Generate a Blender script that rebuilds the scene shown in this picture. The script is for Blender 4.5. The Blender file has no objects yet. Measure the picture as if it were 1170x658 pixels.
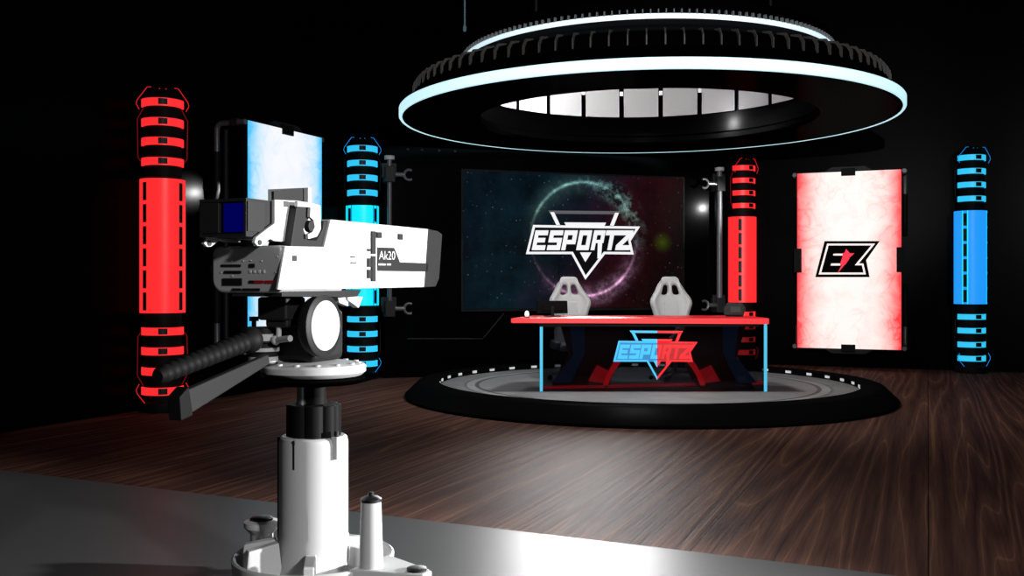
import bpy, bmesh, math, random
from mathutils import Vector, Matrix
random.seed(4)
PI = math.pi
SC = bpy.context.scene
COL = SC.collection
R = math.radians

# ------------------------------------------------------------------ helpers
class MB:
    """collects shapes, then links them as ONE mesh object"""
    def __init__(s):
        s.v = []; s.f = []; s.m = []
    def add(s, vs, fs, m=0):
        o = len(s.v)
        s.v += [tuple(p) for p in vs]
        s.f += [tuple(i + o for i in f) for f in fs]
        s.m += [m] * len(fs)
        return s
    def box(s, x0, x1, y0, y1, z0, z1, m=0):
        vs = [(x, y, z) for z in (z0, z1) for y in (y0, y1) for x in (x0, x1)]
        return s.add(vs, [(0, 2, 3, 1), (4, 5, 7, 6), (0, 1, 5, 4), (2, 6, 7, 3), (0, 4, 6, 2), (1, 3, 7, 5)], m)
    def prism(s, pts, ext, m=0):
        """pts: planar 3d polygon, ext: extrusion vector"""
        n = len(pts); e = Vector(ext)
        vs = [Vector(p) for p in pts] + [Vector(p) + e for p in pts]
        fs = [tuple(range(n)), tuple(range(2 * n - 1, n - 1, -1))]
        fs += [(i, n + i, n + (i + 1) % n, (i + 1) % n) for i in range(n)]
        return s.add(vs, fs, m)
    def poly(s, pts, m=0):
        return s.add(pts, [tuple(range(len(pts)))], m)
    def lathe(s, prof, n=48, c=(0, 0, 0), m=0, a0=0.0, a1=2 * PI):
        full = abs(a1 - a0 - 2 * PI) < 1e-6
        cols = n if full else n + 1
        vs = []
        for k in range(cols):
            a = a0 + (a1 - a0) * k / n
            for (r, z) in prof:
                vs.append((c[0] + r * math.cos(a), c[1] + r * math.sin(a), c[2] + z))
        P = len(prof); fs = []
        for k in range(n):
            k2 = (k + 1) % cols
            for i in range(P - 1):
                fs.append((k * P + i, k2 * P + i, k2 * P + i + 1, k * P + i + 1))
        return s.add(vs, fs, m)
    def rod(s, p0, p1, r0, r1=None, n=16, m=0):
        r1 = r0 if r1 is None else r1
        p0 = Vector(p0); p1 = Vector(p1); d = (p1 - p0).normalized()
        a = d.orthogonal().normalized(); b = d.cross(a)
        vs = []
        for p, r in ((p0, r0), (p1, r1)):
            for k in range(n):
                t = 2 * PI * k / n
                vs.append(p + a * (r * math.cos(t)) + b * (r * math.sin(t)))
        fs = [tuple(range(n - 1, -1, -1)), tuple(range(n, 2 * n))]
        fs += [(k, (k + 1) % n, n + (k + 1) % n, n + k) for k in range(n)]
        return s.add(vs, fs, m)
    def revolve(s, p0, d, prof, n=24, m=0):
        """prof: (distance along d, radius)"""
        p0 = Vector(p0); d = Vector(d).normalized()
        a = d.orthogonal().normalized(); b = d.cross(a)
        vs = []
        for (t, r) in prof:
            for k in range(n):
                q = 2 * PI * k / n
                vs.append(p0 + d * t + a * (r * math.cos(q)) + b * (r * math.sin(q)))
        fs = [tuple(range(n - 1, -1, -1)), tuple(range((len(prof) - 1) * n, len(prof) * n))]
        for i in range(len(prof) - 1):
            fs += [(i * n + k, i * n + (k + 1) % n, (i + 1) * n + (k + 1) % n, (i + 1) * n + k) for k in range(n)]
        return s.add(vs, fs, m)
    def tube(s, path, r, n=10, m=0):
        P = [Vector(p) for p in path]
        rings = []; nrm = None
        for i, p in enumerate(P):
            d = (P[min(i + 1, len(P) - 1)] - P[max(i - 1, 0)]).normalized()
            if nrm is None: nrm = d.orthogonal().normalized()
            else: nrm = (nrm - d * nrm.dot(d)).normalized()
            b = d.cross(nrm)
            rings.append([p + nrm * (r * math.cos(2 * PI * k / n)) + b * (r * math.sin(2 * PI * k / n)) for k in range(n)])
        vs = [q for ring in rings for q in ring]
        fs = [tuple(range(n - 1, -1, -1)), tuple(range((len(P) - 1) * n, len(P) * n))]
        for i in range(len(P) - 1):
            fs += [(i * n + k, i * n + (k + 1) % n, (i + 1) * n + (k + 1) % n, (i + 1) * n + k) for k in range(n)]
        return s.add(vs, fs, m)
    def ball(s, c, r, m=0, n=16):
        prof = [(r * math.sin(PI * i / 8) + 1e-4, -r * math.cos(PI * i / 8)) for i in range(9)]
        return s.lathe(prof, n, c, m)
    def build(s, name, mats, parent=None, bevel=0.0, smooth=35, loc=None, seg=2):
        me = bpy.data.meshes.new(name)
        bm = bmesh.new()
        bv = [bm.verts.new(p) for p in s.v]
        for f, m in zip(s.f, s.m):
            try:
                q = bm.faces.new([bv[i] for i in f]); q.material_index = m
            except ValueError:
                pass
        bmesh.ops.recalc_face_normals(bm, faces=bm.faces[:])
        if smooth:
            for f in bm.faces: f.smooth = True
            lim = R(smooth)
            for e in bm.edges:
                if len(e.link_faces) == 2:
                    if e.calc_face_angle(0) > lim: e.smooth = False
        if loc is not None:
            bmesh.ops.translate(bm, verts=bm.verts[:], vec=-Vector(loc))
        bm.to_mesh(me); bm.free()
        for mt in (mats if isinstance(mats, (list, tuple)) else [mats]): me.materials.append(mt)
        o = bpy.data.objects.new(name, me); COL.objects.link(o)
        if parent is not None: o.parent = parent
        if loc is not None: o.location = loc
        if bevel > 0:
            b = o.modifiers.new('bevel', 'BEVEL'); b.width = bevel; b.segments = seg; b.limit_method = 'ANGLE'; b.angle_limit = R(40)
            b.harden_normals = True
        return o

def thing(name, label, cat, loc=(0, 0, 0), rotz=0.0, group=None):
    o = bpy.data.objects.new(name, None); COL.objects.link(o)
    o.empty_display_size = .1
    o.location = loc; o.rotation_euler = (0, 0, rotz)
    o['label'] = label; o['category'] = cat
    if group: o['group'] = group
    return o
def tag(o, label, cat, group=None):
    o['label'] = label; o['category'] = cat
    if group: o['group'] = group
    return o
def struct(o):
    o['kind'] = 'structure'; return o

# ------------------------------------------------------------------ materials
def mat(name, col, rough=.5, metal=0., emit=None, es=0., spec=.5, coat=0., vary=.12, vscale=9.):
    m = bpy.data.materials.new(name); m.use_nodes = True
    nt = m.node_tree; b = nt.nodes['Principled BSDF']
    b.inputs['Base Color'].default_value = (*col, 1)
    b.inputs['Metallic'].default_value = metal
    b.inputs['Roughness'].default_value = rough
    b.inputs['Specular IOR Level'].default_value = spec
    if coat: b.inputs['Coat Weight'].default_value = coat
    if emit:
        b.inputs['Emission Color'].default_value = (*emit, 1); b.inputs['Emission Strength'].default_value = es
    if vary and rough > 0:
        tc = nt.nodes.new('ShaderNodeTexCoord'); nz = nt.nodes.new('ShaderNodeTexNoise')
        nz.inputs['Scale'].default_value = vscale; nz.inputs['Detail'].default_value = 3
        mr = nt.nodes.new('ShaderNodeMapRange')
        mr.inputs['To Min'].default_value = rough * (1 - vary); mr.inputs['To Max'].default_value = min(1, rough * (1 + vary))
        nt.links.new(tc.outputs['Object'], nz.inputs['Vector'])
        nt.links.new(nz.outputs['Fac'], mr.inputs['Value'])
        nt.links.new(mr.outputs['Result'], b.inputs['Roughness'])
    return m

def dull_gloss(name, col, fac, rough, gcol=(1, 1, 1)):
    """paint with an even, angle-independent sheen"""
    m = bpy.data.materials.new(name); m.use_nodes = True
    nt = m.node_tree; nt.nodes.clear(); L = nt.links.new
    out = nt.nodes.new('ShaderNodeOutputMaterial'); d = nt.nodes.new('ShaderNodeBsdfDiffuse'); g = nt.nodes.new('ShaderNodeBsdfGlossy')
    d.inputs[0].default_value = (*col, 1); g.inputs[0].default_value = (*gcol, 1); g.inputs['Roughness'].default_value = rough
    mx = nt.nodes.new('ShaderNodeMixShader'); mx.inputs[0].default_value = fac
    tc = nt.nodes.new('ShaderNodeTexCoord'); nz = nt.nodes.new('ShaderNodeTexNoise'); nz.inputs['Scale'].default_value = 2.5
    mr = nt.nodes.new('ShaderNodeMapRange'); mr.inputs['To Min'].default_value = rough * .97; mr.inputs['To Max'].default_value = rough * 1.03
    L(tc.outputs['Object'], nz.inputs['Vector']); L(nz.outputs['Fac'], mr.inputs['Value']); L(mr.outputs['Result'], g.inputs['Roughness'])
    L(d.outputs[0], mx.inputs[1]); L(g.outputs[0], mx.inputs[2]); L(mx.outputs[0], out.inputs[0])
    return m
M = {}
M['wall'] = dull_gloss('black_gloss_wall', (.0006, .0006, .0007), .003, .30)
M['backdrop'] = dull_gloss('backdrop_gloss', (.0012, .0012, .0013), .004, .17)
M['ceil'] = dull_gloss('black_ceiling', (.001, .001, .001), .001, .5)
M['blackgloss'] = dull_gloss('black_gloss_metal', (.0007, .0007, .0008), .004, .16)
M['blackmatte'] = mat('black_rubber', (.006, .006, .006), .6, spec=.12)
M['stageblack'] = dull_gloss('stage_rim_black', (.0040, .0040, .0042), .0015, .35)
M['charcoal'] = mat('charcoal_paint', (.021, .021, .021), .5, spec=.2)
M['darkgrey'] = mat('dark_grey_paint', (.016, .016, .017), .5, spec=.2)
M['white'] = mat('white_paint', (.62, .62, .62), .42, spec=.3)
M['whitepanel'] = mat('white_drum_panel', (.8, .8, .8), .3)
M['bodygrey'] = mat('grey_rear_panel', (.40, .40, .40), .5, spec=.3)
M['steel'] = mat('brushed_steel', (.45, .45, .47), .32, metal=.9)
M['tubegrey'] = mat('grey_tube_metal', (.14, .14, .15), .4, metal=.3)
M['button'] = mat('black_button', (.006, .006, .006), .5)
M['redbutton'] = mat('red_button', (.12, .004, .006), .4, emit=(.10, .002, .004), es=.5)
M['bluescreen'] = mat('viewfinder_screen', (.001, .001, .01), .3, emit=(.0, .0, .085), es=1)
M['chair'] = mat('white_leatherette', (.44, .44, .44), .5)
M['chairgrey'] = mat('grey_leatherette', (.25, .25, .26), .55)
M['red'] = mat('red_light', (.3, .01, .01), .4, emit=(1.0, .026, .03), es=1.0)
M['redtrim'] = mat('red_trim_light', (.3, .01, .01), .4, emit=(.75, .012, .02), es=.8)
M['dimred'] = mat('dim_red_trim', (.08, .004, .004), .4, emit=(.10, .003, .004), es=1)
M['cyan'] = mat('cyan_light', (.01, .2, .3), .4, emit=(.003, .84, .95), es=1.0)
M['cyanband'] = mat('sky_blue_light', (.01, .2, .3), .4, emit=(.03, .55, .90), es=1.0)
M['bluepanel'] = mat('azure_light', (.01, .1, .3), .4, emit=(.015, .31, .93), es=1.0)
M['bluetrim'] = mat('blue_trim_light', (.01, .1, .3), .4, emit=(.005, .25, .75), es=.8)
M['ringlight'] = mat('ring_light_strip', (.75, .75, .75), .5, emit=(.47, .80, .88), es=1.0)
M['crown'] = mat('crown_light_strip', (.7, .7, .7), .5, emit=(.55, .72, .8), es=1.0)
M['fin'] = mat('grey_fin', (.16, .17, .18), .45)
M['rib'] = mat('rib_metal', (.045, .042, .04), .5, spec=.3)
M['stud'] = mat('white_stud', (.7, .7, .7), .3, emit=(.6, .6, .6), es=.5)
M['boltlight'] = mat('white_bolt', (.8, .8, .8), .4, emit=(.9, .9, .9), es=.6)
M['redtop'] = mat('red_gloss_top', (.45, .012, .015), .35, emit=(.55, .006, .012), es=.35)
M['rededge'] = mat('red_edge_strip', (.4, .01, .01), .4, emit=(.78, .016, .022), es=1.0)
M['redbase'] = mat('red_base_strip', (.4, .01, .01), .4, emit=(.34, .006, .010), es=1.6)
M['redarch'] = mat('red_arch', (.5, .01, .01), .4, emit=(.72, .010, .014), es=1.7)
M['redblock'] = mat('red_block', (.4, .01, .01), .4, emit=(.34, .006, .008), es=2.0)
M['maroon'] = mat('maroon_panel', (.02, .001, .002), .4, emit=(.010, .0003, .0006), es=1.2)
M['navy'] = mat('navy_panel', (.012, .02, .045), .4, emit=(.004, .008, .02), es=2)
M['cyanedge'] = mat('cyan_edge_strip', (.01, .2, .3), .4, emit=(.07, .48, .72), es=1.0)
M['logocyan'] = mat('logo_cyan', (.02, .2, .3), .4, emit=(.05, .50, .87), es=1.0)
M['logocyandark'] = mat('logo_cyan_plate', (.02, .1, .2), .4, emit=(.012, .20, .45), es=1.0)
M['logored'] = mat('logo_red', (.3, .01, .01), .4, emit=(.82, .008, .014), es=1.0)
M['logoreddark'] = mat('logo_red_plate', (.2, .005, .005), .4, emit=(.36, .004, .006), es=1.0)
M['screenwhite'] = mat('screen_white', (.1, .1, .1), .4, emit=(.86, .86, .88), es=1.0, vary=0)
M['screenblack'] = mat('screen_black', (.001, .001, .001), .6, emit=(.003, .003, .004), es=1.0, vary=0, spec=.03)
M['screengrey'] = mat('screen_grey', (.01, .01, .01), .6, emit=(.09, .09, .10), es=1.0, vary=0)
M['signblack'] = dull_gloss('sign_black', (.0015, .0015, .0015), .001, .4)
M['signwhite'] = mat('sign_white', (.6, .6, .6), .5, emit=(.80, .68, .66), es=1.0)
M['signred'] = mat('sign_red', (.4, .01, .03), .5, emit=(.78, .02, .05), es=1.0)
M['labelwhite'] = mat('label_white', (.6, .6, .6), .5)
M['glint'] = mat('glint_glow', (.8, .8, .8), .4, emit=(1, 1, 1), es=1.6)  # self-glow standing in for a reflected white spot

def glass_mat():
    m = bpy.data.materials.new('tinted_glass'); m.use_nodes = True
    nt = m.node_tree; nt.nodes.clear()
    out = nt.nodes.new('ShaderNodeOutputMaterial')
    tr = nt.nodes.new('ShaderNodeBsdfTransparent'); tr.inputs[0].default_value = (.36, .37, .40, 1)
    gl = nt.nodes.new('ShaderNodeBsdfGlossy'); gl.inputs['Roughness'].default_value = .08; gl.inputs[0].default_value = (.6, .65, .7, 1)
    mx = nt.nodes.new('ShaderNodeMixShader'); mx.inputs[0].default_value = .012
    nt.links.new(tr.outputs[0], mx.inputs[1]); nt.links.new(gl.outputs[0], mx.inputs[2])
    nt.links.new(mx.outputs[0], out.inputs[0])
    return m
M['glass'] = glass_mat()

def ramp(nt, stops, interp='LINEAR'):
    n = nt.nodes.new('ShaderNodeValToRGB'); cr = n.color_ramp; cr.interpolation = interp
    cr.elements[0].position = stops[0][0]; cr.elements[0].color = (*stops[0][1], 1)
    cr.elements[1].position = stops[-1][0]; cr.elements[1].color = (*stops[-1][1], 1)
    for p, c in stops[1:-1]:
        e = cr.elements.new(p); e.color = (*c, 1)
    return n
def mnode(nt, op, a, b=None, c=None):
    n = nt.nodes.new('ShaderNodeMath'); n.operation = op
    for i, q in enumerate((a, b, c)):
        if q is None: continue
        if isinstance(q, (int, float)): n.inputs[i].default_value = q
        else: nt.links.new(q, n.inputs[i])
    return n.outputs[0]

def wood_mat():
    m = bpy.data.materials.new('walnut_floor'); m.use_nodes = True
    nt = m.node_tree; b = nt.nodes['Principled BSDF']; L = nt.links.new
    tc = nt.nodes.new('ShaderNodeTexCoord')
    rot = nt.nodes.new('ShaderNodeMapping'); rot.inputs['Rotation'].default_value = (0, 0, R(22.8))
    L(tc.outputs['Object'], rot.inputs[0])
    # planks: 0.95 m wide, running along local y
    sep = nt.nodes.new('ShaderNodeSeparateXYZ'); L(rot.outputs[0], sep.inputs[0])
    px = mnode(nt, 'DIVIDE', sep.outputs[0], 1.15)
    cell = mnode(nt, 'FLOOR', px)
    fr = mnode(nt, 'FRACT', px)
    wn = nt.nodes.new('ShaderNodeTexWhiteNoise'); wn.noise_dimensions = '1D'; L(cell, wn.inputs['W'])
    off = nt.nodes.new('ShaderNodeCombineXYZ')
    L(mnode(nt, 'MULTIPLY', wn.outputs['Value'], 37.0), off.inputs[1])
    L(mnode(nt, 'MULTIPLY', wn.outputs['Value'], 11.0), off.inputs[2])
    va = nt.nodes.new('ShaderNodeVectorMath'); va.operation = 'ADD'
    L(rot.outputs[0], va.inputs[0]); L(off.outputs[0], va.inputs[1])
    sc = nt.nodes.new('ShaderNodeMapping'); sc.inputs['Scale'].default_value = (1.25, .038, 1.0); L(va.outputs[0], sc.inputs[0])
    big = nt.nodes.new('ShaderNodeTexNoise'); big.inputs['Scale'].default_value = 1.5; big.inputs['Detail'].default_value = 1.6; big.inputs['Distortion'].default_value = .25
    L(sc.outputs[0], big.inputs['Vector'])
    # cathedral rings from contour lines of the big noise
    rings = mnode(nt, 'FRACT', mnode(nt, 'MULTIPLY', big.outputs['Fac'], 17.0))
    tri = mnode(nt, 'ABSOLUTE', mnode(nt, 'SUBTRACT', rings, .5))
    sc2 = nt.nodes.new('ShaderNodeMapping'); sc2.inputs['Scale'].default_value = (18.0, .45, 1.0); L(va.outputs[0], sc2.inputs[0])
    fine = nt.nodes.new('ShaderNodeTexNoise'); fine.inputs['Scale'].default_value = 2.6; fine.inputs['Detail'].default_value = 5; fine.inputs['Roughness'].default_value = .65
    L(sc2.outputs[0], fine.inputs['Vector'])
    mix = mnode(nt, 'ADD', mnode(nt, 'MULTIPLY', tri, .85), mnode(nt, 'MULTIPLY', fine.outputs['Fac'], .95))
    mix = mnode(nt, 'SUBTRACT', mix, .20)
    cr = ramp(nt, [(.0, (.026, .012, .010)), (.35, (.066, .029, .022)), (.62, (.105, .048, .034)), (.9, (.18, .085, .050)), (1.0, (.25, .12, .062))])
    L(mix, cr.inputs[0])
    line = mnode(nt, 'MULTIPLY', mnode(nt, 'MAXIMUM', mnode(nt, 'SUBTRACT', tri, .455), 0.0), 15.0)
    line = mnode(nt, 'MULTIPLY', line, fine.outputs['Fac'])
    ml = nt.nodes.new('ShaderNodeMix'); ml.data_type = 'RGBA'; L(line, ml.inputs[0]); L(cr.outputs[0], ml.inputs[6]); ml.inputs[7].default_value = (.30, .15, .075, 1)
    seam = mnode(nt, 'LESS_THAN', fr, .006)
    md = nt.nodes.new('ShaderNodeMix'); md.data_type = 'RGBA'; L(seam, md.inputs[0]); L(ml.outputs[2], md.inputs[6]); md.inputs[7].default_value = (.004, .002, .002, 1)
    L(md.outputs[2], b.inputs['Base Color'])
    rr = nt.nodes.new('ShaderNodeMapRange'); L(fine.outputs['Fac'], rr.inputs[0]); rr.inputs[3].default_value = .36; rr.inputs[4].default_value = .52
    L(rr.outputs[0], b.inputs['Roughness'])
    b.inputs['Specular IOR Level'].default_value = 0
    bp = nt.nodes.new('ShaderNodeBump'); bp.inputs['Strength'].default_value = .3; bp.inputs['Distance'].default_value = .012
    L(mnode(nt, 'ADD', fine.outputs['Fac'], mnode(nt, 'MULTIPLY', tri, .6)), bp.inputs['Height']); L(bp.outputs[0], b.inputs['Normal'])
    g = nt.nodes.new('ShaderNodeBsdfGlossy'); L(rr.outputs[0], g.inputs['Roughness']); L(bp.outputs[0], g.inputs['Normal'])
    mx = nt.nodes.new('ShaderNodeMixShader'); mx.inputs[0].default_value = .022
    L(b.outputs[0], mx.inputs[1]); L(g.outputs[0], mx.inputs[2]); L(mx.outputs[0], nt.nodes['Material Output'].inputs[0])
    return m
M['wood'] = wood_mat()
M['metalfloor'] = dull_gloss('grey_metal_floor', (.075, .075, .076), .06, .36)

def stage_mat():
    m = bpy.data.materials.new('stage_floor'); m.use_nodes = True
    nt = m.node_tree; b = nt.nodes['Principled BSDF']; L = nt.links.new
    tc = nt.nodes.new('ShaderNodeTexCoord'); sep = nt.nodes.new('ShaderNodeSeparateXYZ'); L(tc.outputs['Object'], sep.inputs[0])
    r = mnode(nt, 'SQRT', mnode(nt, 'ADD', mnode(nt, 'MULTIPLY', sep.outputs[0], sep.outputs[0]), mnode(nt, 'MULTIPLY', sep.outputs[1], sep.outputs[1])))
    rr = mnode(nt, 'MULTIPLY', r, 1 / 2.6)
    g = ramp(nt, [(0, (.30, .30, .30)), (.80, (.27, .27, .27)), (.805, (.10, .10, .10)), (.82, (.10, .10, .10)), (.825, (.34, .34, .34)), (.86, (.34, .34, .34)), (.865, (.12, .12, .12)), (.88, (.24, .24, .24)), (1, (.22, .22, .22))])
    L(rr, g.inputs[0])
    nz = nt.nodes.new('ShaderNodeTexNoise'); nz.inputs['Scale'].default_value = 2.2; nz.inputs['Detail'].default_value = 6
    L(tc.outputs['Object'], nz.inputs['Vector'])
    mr = nt.nodes.new('ShaderNodeMapRange'); L(nz.outputs['Fac'], mr.inputs[0]); mr.inputs[3].default_value = .6; mr.inputs[4].default_value = 1.35
    mx = nt.nodes.new('ShaderNodeMix'); mx.data_type = 'RGBA'; mx.blend_type = 'MULTIPLY'; mx.inputs[0].default_value = 1
    L(g.outputs[0], mx.inputs[6]); L(mr.outputs[0], mx.inputs[7]); L(mx.outputs[2], b.inputs['Base Color'])
    b.inputs['Roughness'].default_value = .5; b.inputs['Specular IOR Level'].default_value = 0
    g = nt.nodes.new('ShaderNodeBsdfGlossy'); g.inputs['Roughness'].default_value = .34
    ms = nt.nodes.new('ShaderNodeMixShader'); ms.inputs[0].default_value = .06
    L(b.outputs[0], ms.inputs[1]); L(g.outputs[0], ms.inputs[2]); L(ms.outputs[0], nt.nodes['Material Output'].inputs[0])
    return m
M['stagefloor'] = stage_mat()

def panel_mat(name, edge, mid, w, h):
    """back-lit print: marbled white in the middle, saturated edges; object coords, x 0..w, z 0..h"""
    m = bpy.data.materials.new(name); m.use_nodes = True
    nt = m.node_tree; b = nt.nodes['Principled BSDF']; L = nt.links.new
    tc = nt.nodes.new('ShaderNodeTexCoord'); sep = nt.nodes.new('ShaderNodeSeparateXYZ'); L(tc.outputs['Object'], sep.inputs[0])
    d = mnode(nt, 'MULTIPLY', mnode(nt, 'ABSOLUTE', mnode(nt, 'SUBTRACT', sep.outputs[0], w / 2)), 2 / w)
    n1 = nt.nodes.new('ShaderNodeTexNoise'); n1.inputs['Scale'].default_value = 3.2; n1.inputs['Detail'].default_value = 7; n1.inputs['Roughness'].default_value = .62; n1.inputs['Distortion'].default_value = .6
    L(tc.outputs['Object'], n1.inputs['Vector'])
    n2 = nt.nodes.new('ShaderNodeTexNoise'); n2.inputs['Scale'].default_value = 1.3; n2.inputs['Detail'].default_value = 3; n2.inputs['Distortion'].default_value = 1.4
    L(tc.outputs['Object'], n2.inputs['Vector'])
    vein = mnode(nt, 'ABSOLUTE', mnode(nt, 'SUBTRACT', n2.outputs['Fac'], .5))
    vein = mnode(nt, 'MULTIPLY', mnode(nt, 'MAXIMUM', mnode(nt, 'SUBTRACT', .02, vein), 0.0), 7.0)
    e = mnode(nt, 'ADD', mnode(nt, 'POWER', d, 2.9), mnode(nt, 'MULTIPLY', mnode(nt, 'SUBTRACT', n1.outputs['Fac'], .5), .75))
    e = mnode(nt, 'ADD', e, vein)
    cr = ramp(nt, [(.0, mid[0]), (.22, mid[1]), (.55, mid[2]), (.95, edge)])
    L(e, cr.inputs[0])
    L(cr.outputs[0], b.inputs['Emission Color']); b.inputs['Emission Strength'].default_value = 1.0
    b.inputs['Base Color'].default_value = (.05, .05, .05, 1); b.inputs['Roughness'].default_value = .4
    return m
M['redprint'] = panel_mat('red_marble_print', (1.0, .03, .04), [(1, .93, .89), (1, .78, .74), (1, .42, .40)], 1.61, 2.89)
M['blueprint'] = panel_mat('blue_marble_print', (.06, .55, 1.0), [(.93, .95, 1), (.80, .88, 1), (.52, .80, 1)], 1.55, 2.79)

def space_mat():
    """star field with a glowing planet rim; screen coords x 0..W, z 0..H"""
    m = bpy.data.materials.new('space_picture'); m.use_nodes = True
    nt = m.node_tree; b = nt.nodes['Principled BSDF']; L = nt.links.new
    tc = nt.nodes.new('ShaderNodeTexCoord'); sep = nt.nodes.new('ShaderNodeSeparateXYZ'); L(tc.outputs['Object'], sep.inputs[0])
    x = mnode(nt, 'DIVIDE', sep.outputs[0], SW); z = mnode(nt, 'DIVIDE', sep.outputs[2], SH)
    base = ramp(nt, [(0, (.0012, .0045, .0085)), (.3, (.0014, .0072, .011)), (.5, (.0042, .0040, .009)), (.68, (.012, .0018, .0036)), (.85, (.0095, .0014, .0018)), (1, (.003, .0016, .0018))])
    nz = nt.nodes.new('ShaderNodeTexNoise'); nz.inputs['Scale'].default_value = 1.7; nz.inputs['Detail'].default_value = 7; nz.inputs['Roughness'].default_value = .65
    L(tc.outputs['Object'], nz.inputs['Vector'])
    xm = mnode(nt, 'ADD', mnode(nt, 'ADD', x, mnode(nt, 'MULTIPLY', mnode(nt, 'SUBTRACT', .5, z), .25)), mnode(nt, 'MULTIPLY', mnode(nt, 'SUBTRACT', nz.outputs['Fac'], .5), .35))
    L(xm, base.inputs[0])
    cloud = nt.nodes.new('ShaderNodeMapRange'); L(nz.outputs['Fac'], cloud.inputs[0]); cloud.inputs[1].default_value = .3; cloud.inputs[2].default_value = .75; cloud.inputs[3].default_value = .35; cloud.inputs[4].default_value = 2.3
    c1 = nt.nodes.new('ShaderNodeMix'); c1.data_type = 'RGBA'; c1.blend_type = 'MULTIPLY'; c1.inputs[0].default_value = 1
    L(base.outputs[0], c1.inputs[6]); L(cloud.outputs[0], c1.inputs[7])
    # stars
    vo = nt.nodes.new('ShaderNodeTexVoronoi'); vo.inputs['Scale'].default_value = 13; L(tc.outputs['Object'], vo.inputs['Vector'])
    st = mnode(nt, 'MULTIPLY', mnode(nt, 'LESS_THAN', vo.outputs['Distance'], .15), .05)
    sepc = nt.nodes.new('ShaderNodeSeparateColor'); L(vo.outputs['Color'], sepc.inputs[0])
    st = mnode(nt, 'MULTIPLY', st, mnode(nt, 'POWER', sepc.outputs[0], 2.5))
    # planet rim
    dx = mnode(nt, 'SUBTRACT', sep.outputs[0], PCX); dz = mnode(nt, 'SUBTRACT', sep.outputs[2], PCZ)
    r = mnode(nt, 'SQRT', mnode(nt, 'ADD', mnode(nt, 'MULTIPLY', dx, dx), mnode(nt, 'MULTIPLY', dz, dz)))
    nf = nt.nodes.new('ShaderNodeTexNoise'); nf.inputs['Scale'].default_value = 5.5; nf.inputs['Detail'].default_value = 8; nf.inputs['Roughness'].default_value = .72
    L(tc.outputs['Object'], nf.inputs['Vector'])
    rn = mnode(nt, 'DIVIDE', r, PR)
    q = mnode(nt, 'ABSOLUTE', mnode(nt, 'SUBTRACT', rn, 1.0))
    sharp = mnode(nt, 'POWER', mnode(nt, 'MAXIMUM', mnode(nt, 'SUBTRACT', 1.0, mnode(nt, 'MULTIPLY', q, 22.0)), 0.0), 1.5)
    soft = mnode(nt, 'POWER', mnode(nt, 'MAXIMUM', mnode(nt, 'SUBTRACT', 1.0, mnode(nt, 'MULTIPLY', q, 3.4)), 0.0), 2.0)
    ang = mnode(nt, 'ARCTAN2', dz, dx)            # 0 = right, pi/2 = up
    lob1 = mnode(nt, 'POWER', mnode(nt, 'MAXIMUM', mnode(nt, 'COSINE', mnode(nt, 'SUBTRACT', ang, R(112))), 0.0), 3.5)
    lob2 = mnode(nt, 'POWER', mnode(nt, 'MAXIMUM', mnode(nt, 'COSINE', mnode(nt, 'SUBTRACT', ang, R(-72))), 0.0), 3.0)
    lob3 = mnode(nt, 'POWER', mnode(nt, 'MAXIMUM', mnode(nt, 'COSINE', mnode(nt, 'SUBTRACT', ang, R(45))), 0.0), 4.0)
    amp = mnode(nt, 'ADD', mnode(nt, 'ADD', lob1, mnode(nt, 'MULTIPLY', lob2, 1.7)), .06)
    nfm = nt.nodes.new('ShaderNodeMapRange'); L(nf.outputs['Fac'], nfm.inputs[0]); nfm.inputs[1].default_value = .47; nfm.inputs[2].default_value = .70
    rim = mnode(nt, 'MULTIPLY', sharp, mnode(nt, 'MULTIPLY', mnode(nt, 'MULTIPLY', amp, .75), mnode(nt, 'ADD', .35, nfm.outputs[0])))
    mist = mnode(nt, 'MULTIPLY', mnode(nt, 'MULTIPLY', soft, nfm.outputs[0]), mnode(nt, 'ADD', mnode(nt, 'MULTIPLY', lob3, .60), mnode(nt, 'ADD', mnode(nt, 'MULTIPLY', lob2, .45), mnode(nt, 'MULTIPLY', lob1, .08))))
    glow = mnode(nt, 'ADD', mnode(nt, 'ADD', rim, mist), mnode(nt, 'MULTIPLY', soft, mnode(nt, 'MULTIPLY', amp, .045)))
    gc = ramp(nt, [(.0, (1.0, .52, .85)), (.38, (.85, .45, .75)), (.5, (.55, .75, .75)), (.7, (.52, .95, .80)), (1, (.35, .8, .8))])
    L(mnode(nt, 'ADD', mnode(nt, 'MULTIPLY', mnode(nt, 'DIVIDE', dz, PR), .45), .5), gc.inputs[0])
    g2 = nt.nodes.new('ShaderNodeMix'); g2.data_type = 'RGBA'; g2.blend_type = 'MULTIPLY'; g2.inputs[0].default_value = 1
    L(gc.outputs[0], g2.inputs[6]); L(glow, g2.inputs[7])
    a1 = nt.nodes.new('ShaderNodeMix'); a1.data_type = 'RGBA'; a1.blend_type = 'ADD'; a1.inputs[0].default_value = 1
    L(c1.outputs[2], a1.inputs[6]); L(g2.outputs[2], a1.inputs[7])
    # green flare spot
    fx = mnode(nt, 'SUBTRACT', sep.outputs[0], FLX); fz = mnode(nt, 'SUBTRACT', sep.outputs[2], FLZ)
    fr = mnode(nt, 'SQRT', mnode(nt, 'ADD', mnode(nt, 'MULTIPLY', fx, fx), mnode(nt, 'MULTIPLY', fz, fz)))
    fl = mnode(nt, 'MULTIPLY', mnode(nt, 'POWER', mnode(nt, 'MAXIMUM', mnode(nt, 'SUBTRACT', 1.0, mnode(nt, 'MULTIPLY', fr, 5.0)), 0.0), 1.6), .05)
    fc = nt.nodes.new('ShaderNodeCombineColor'); L(mnode(nt, 'MULTIPLY', fl, .5), fc.inputs[0]); L(fl, fc.inputs[1])
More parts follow.
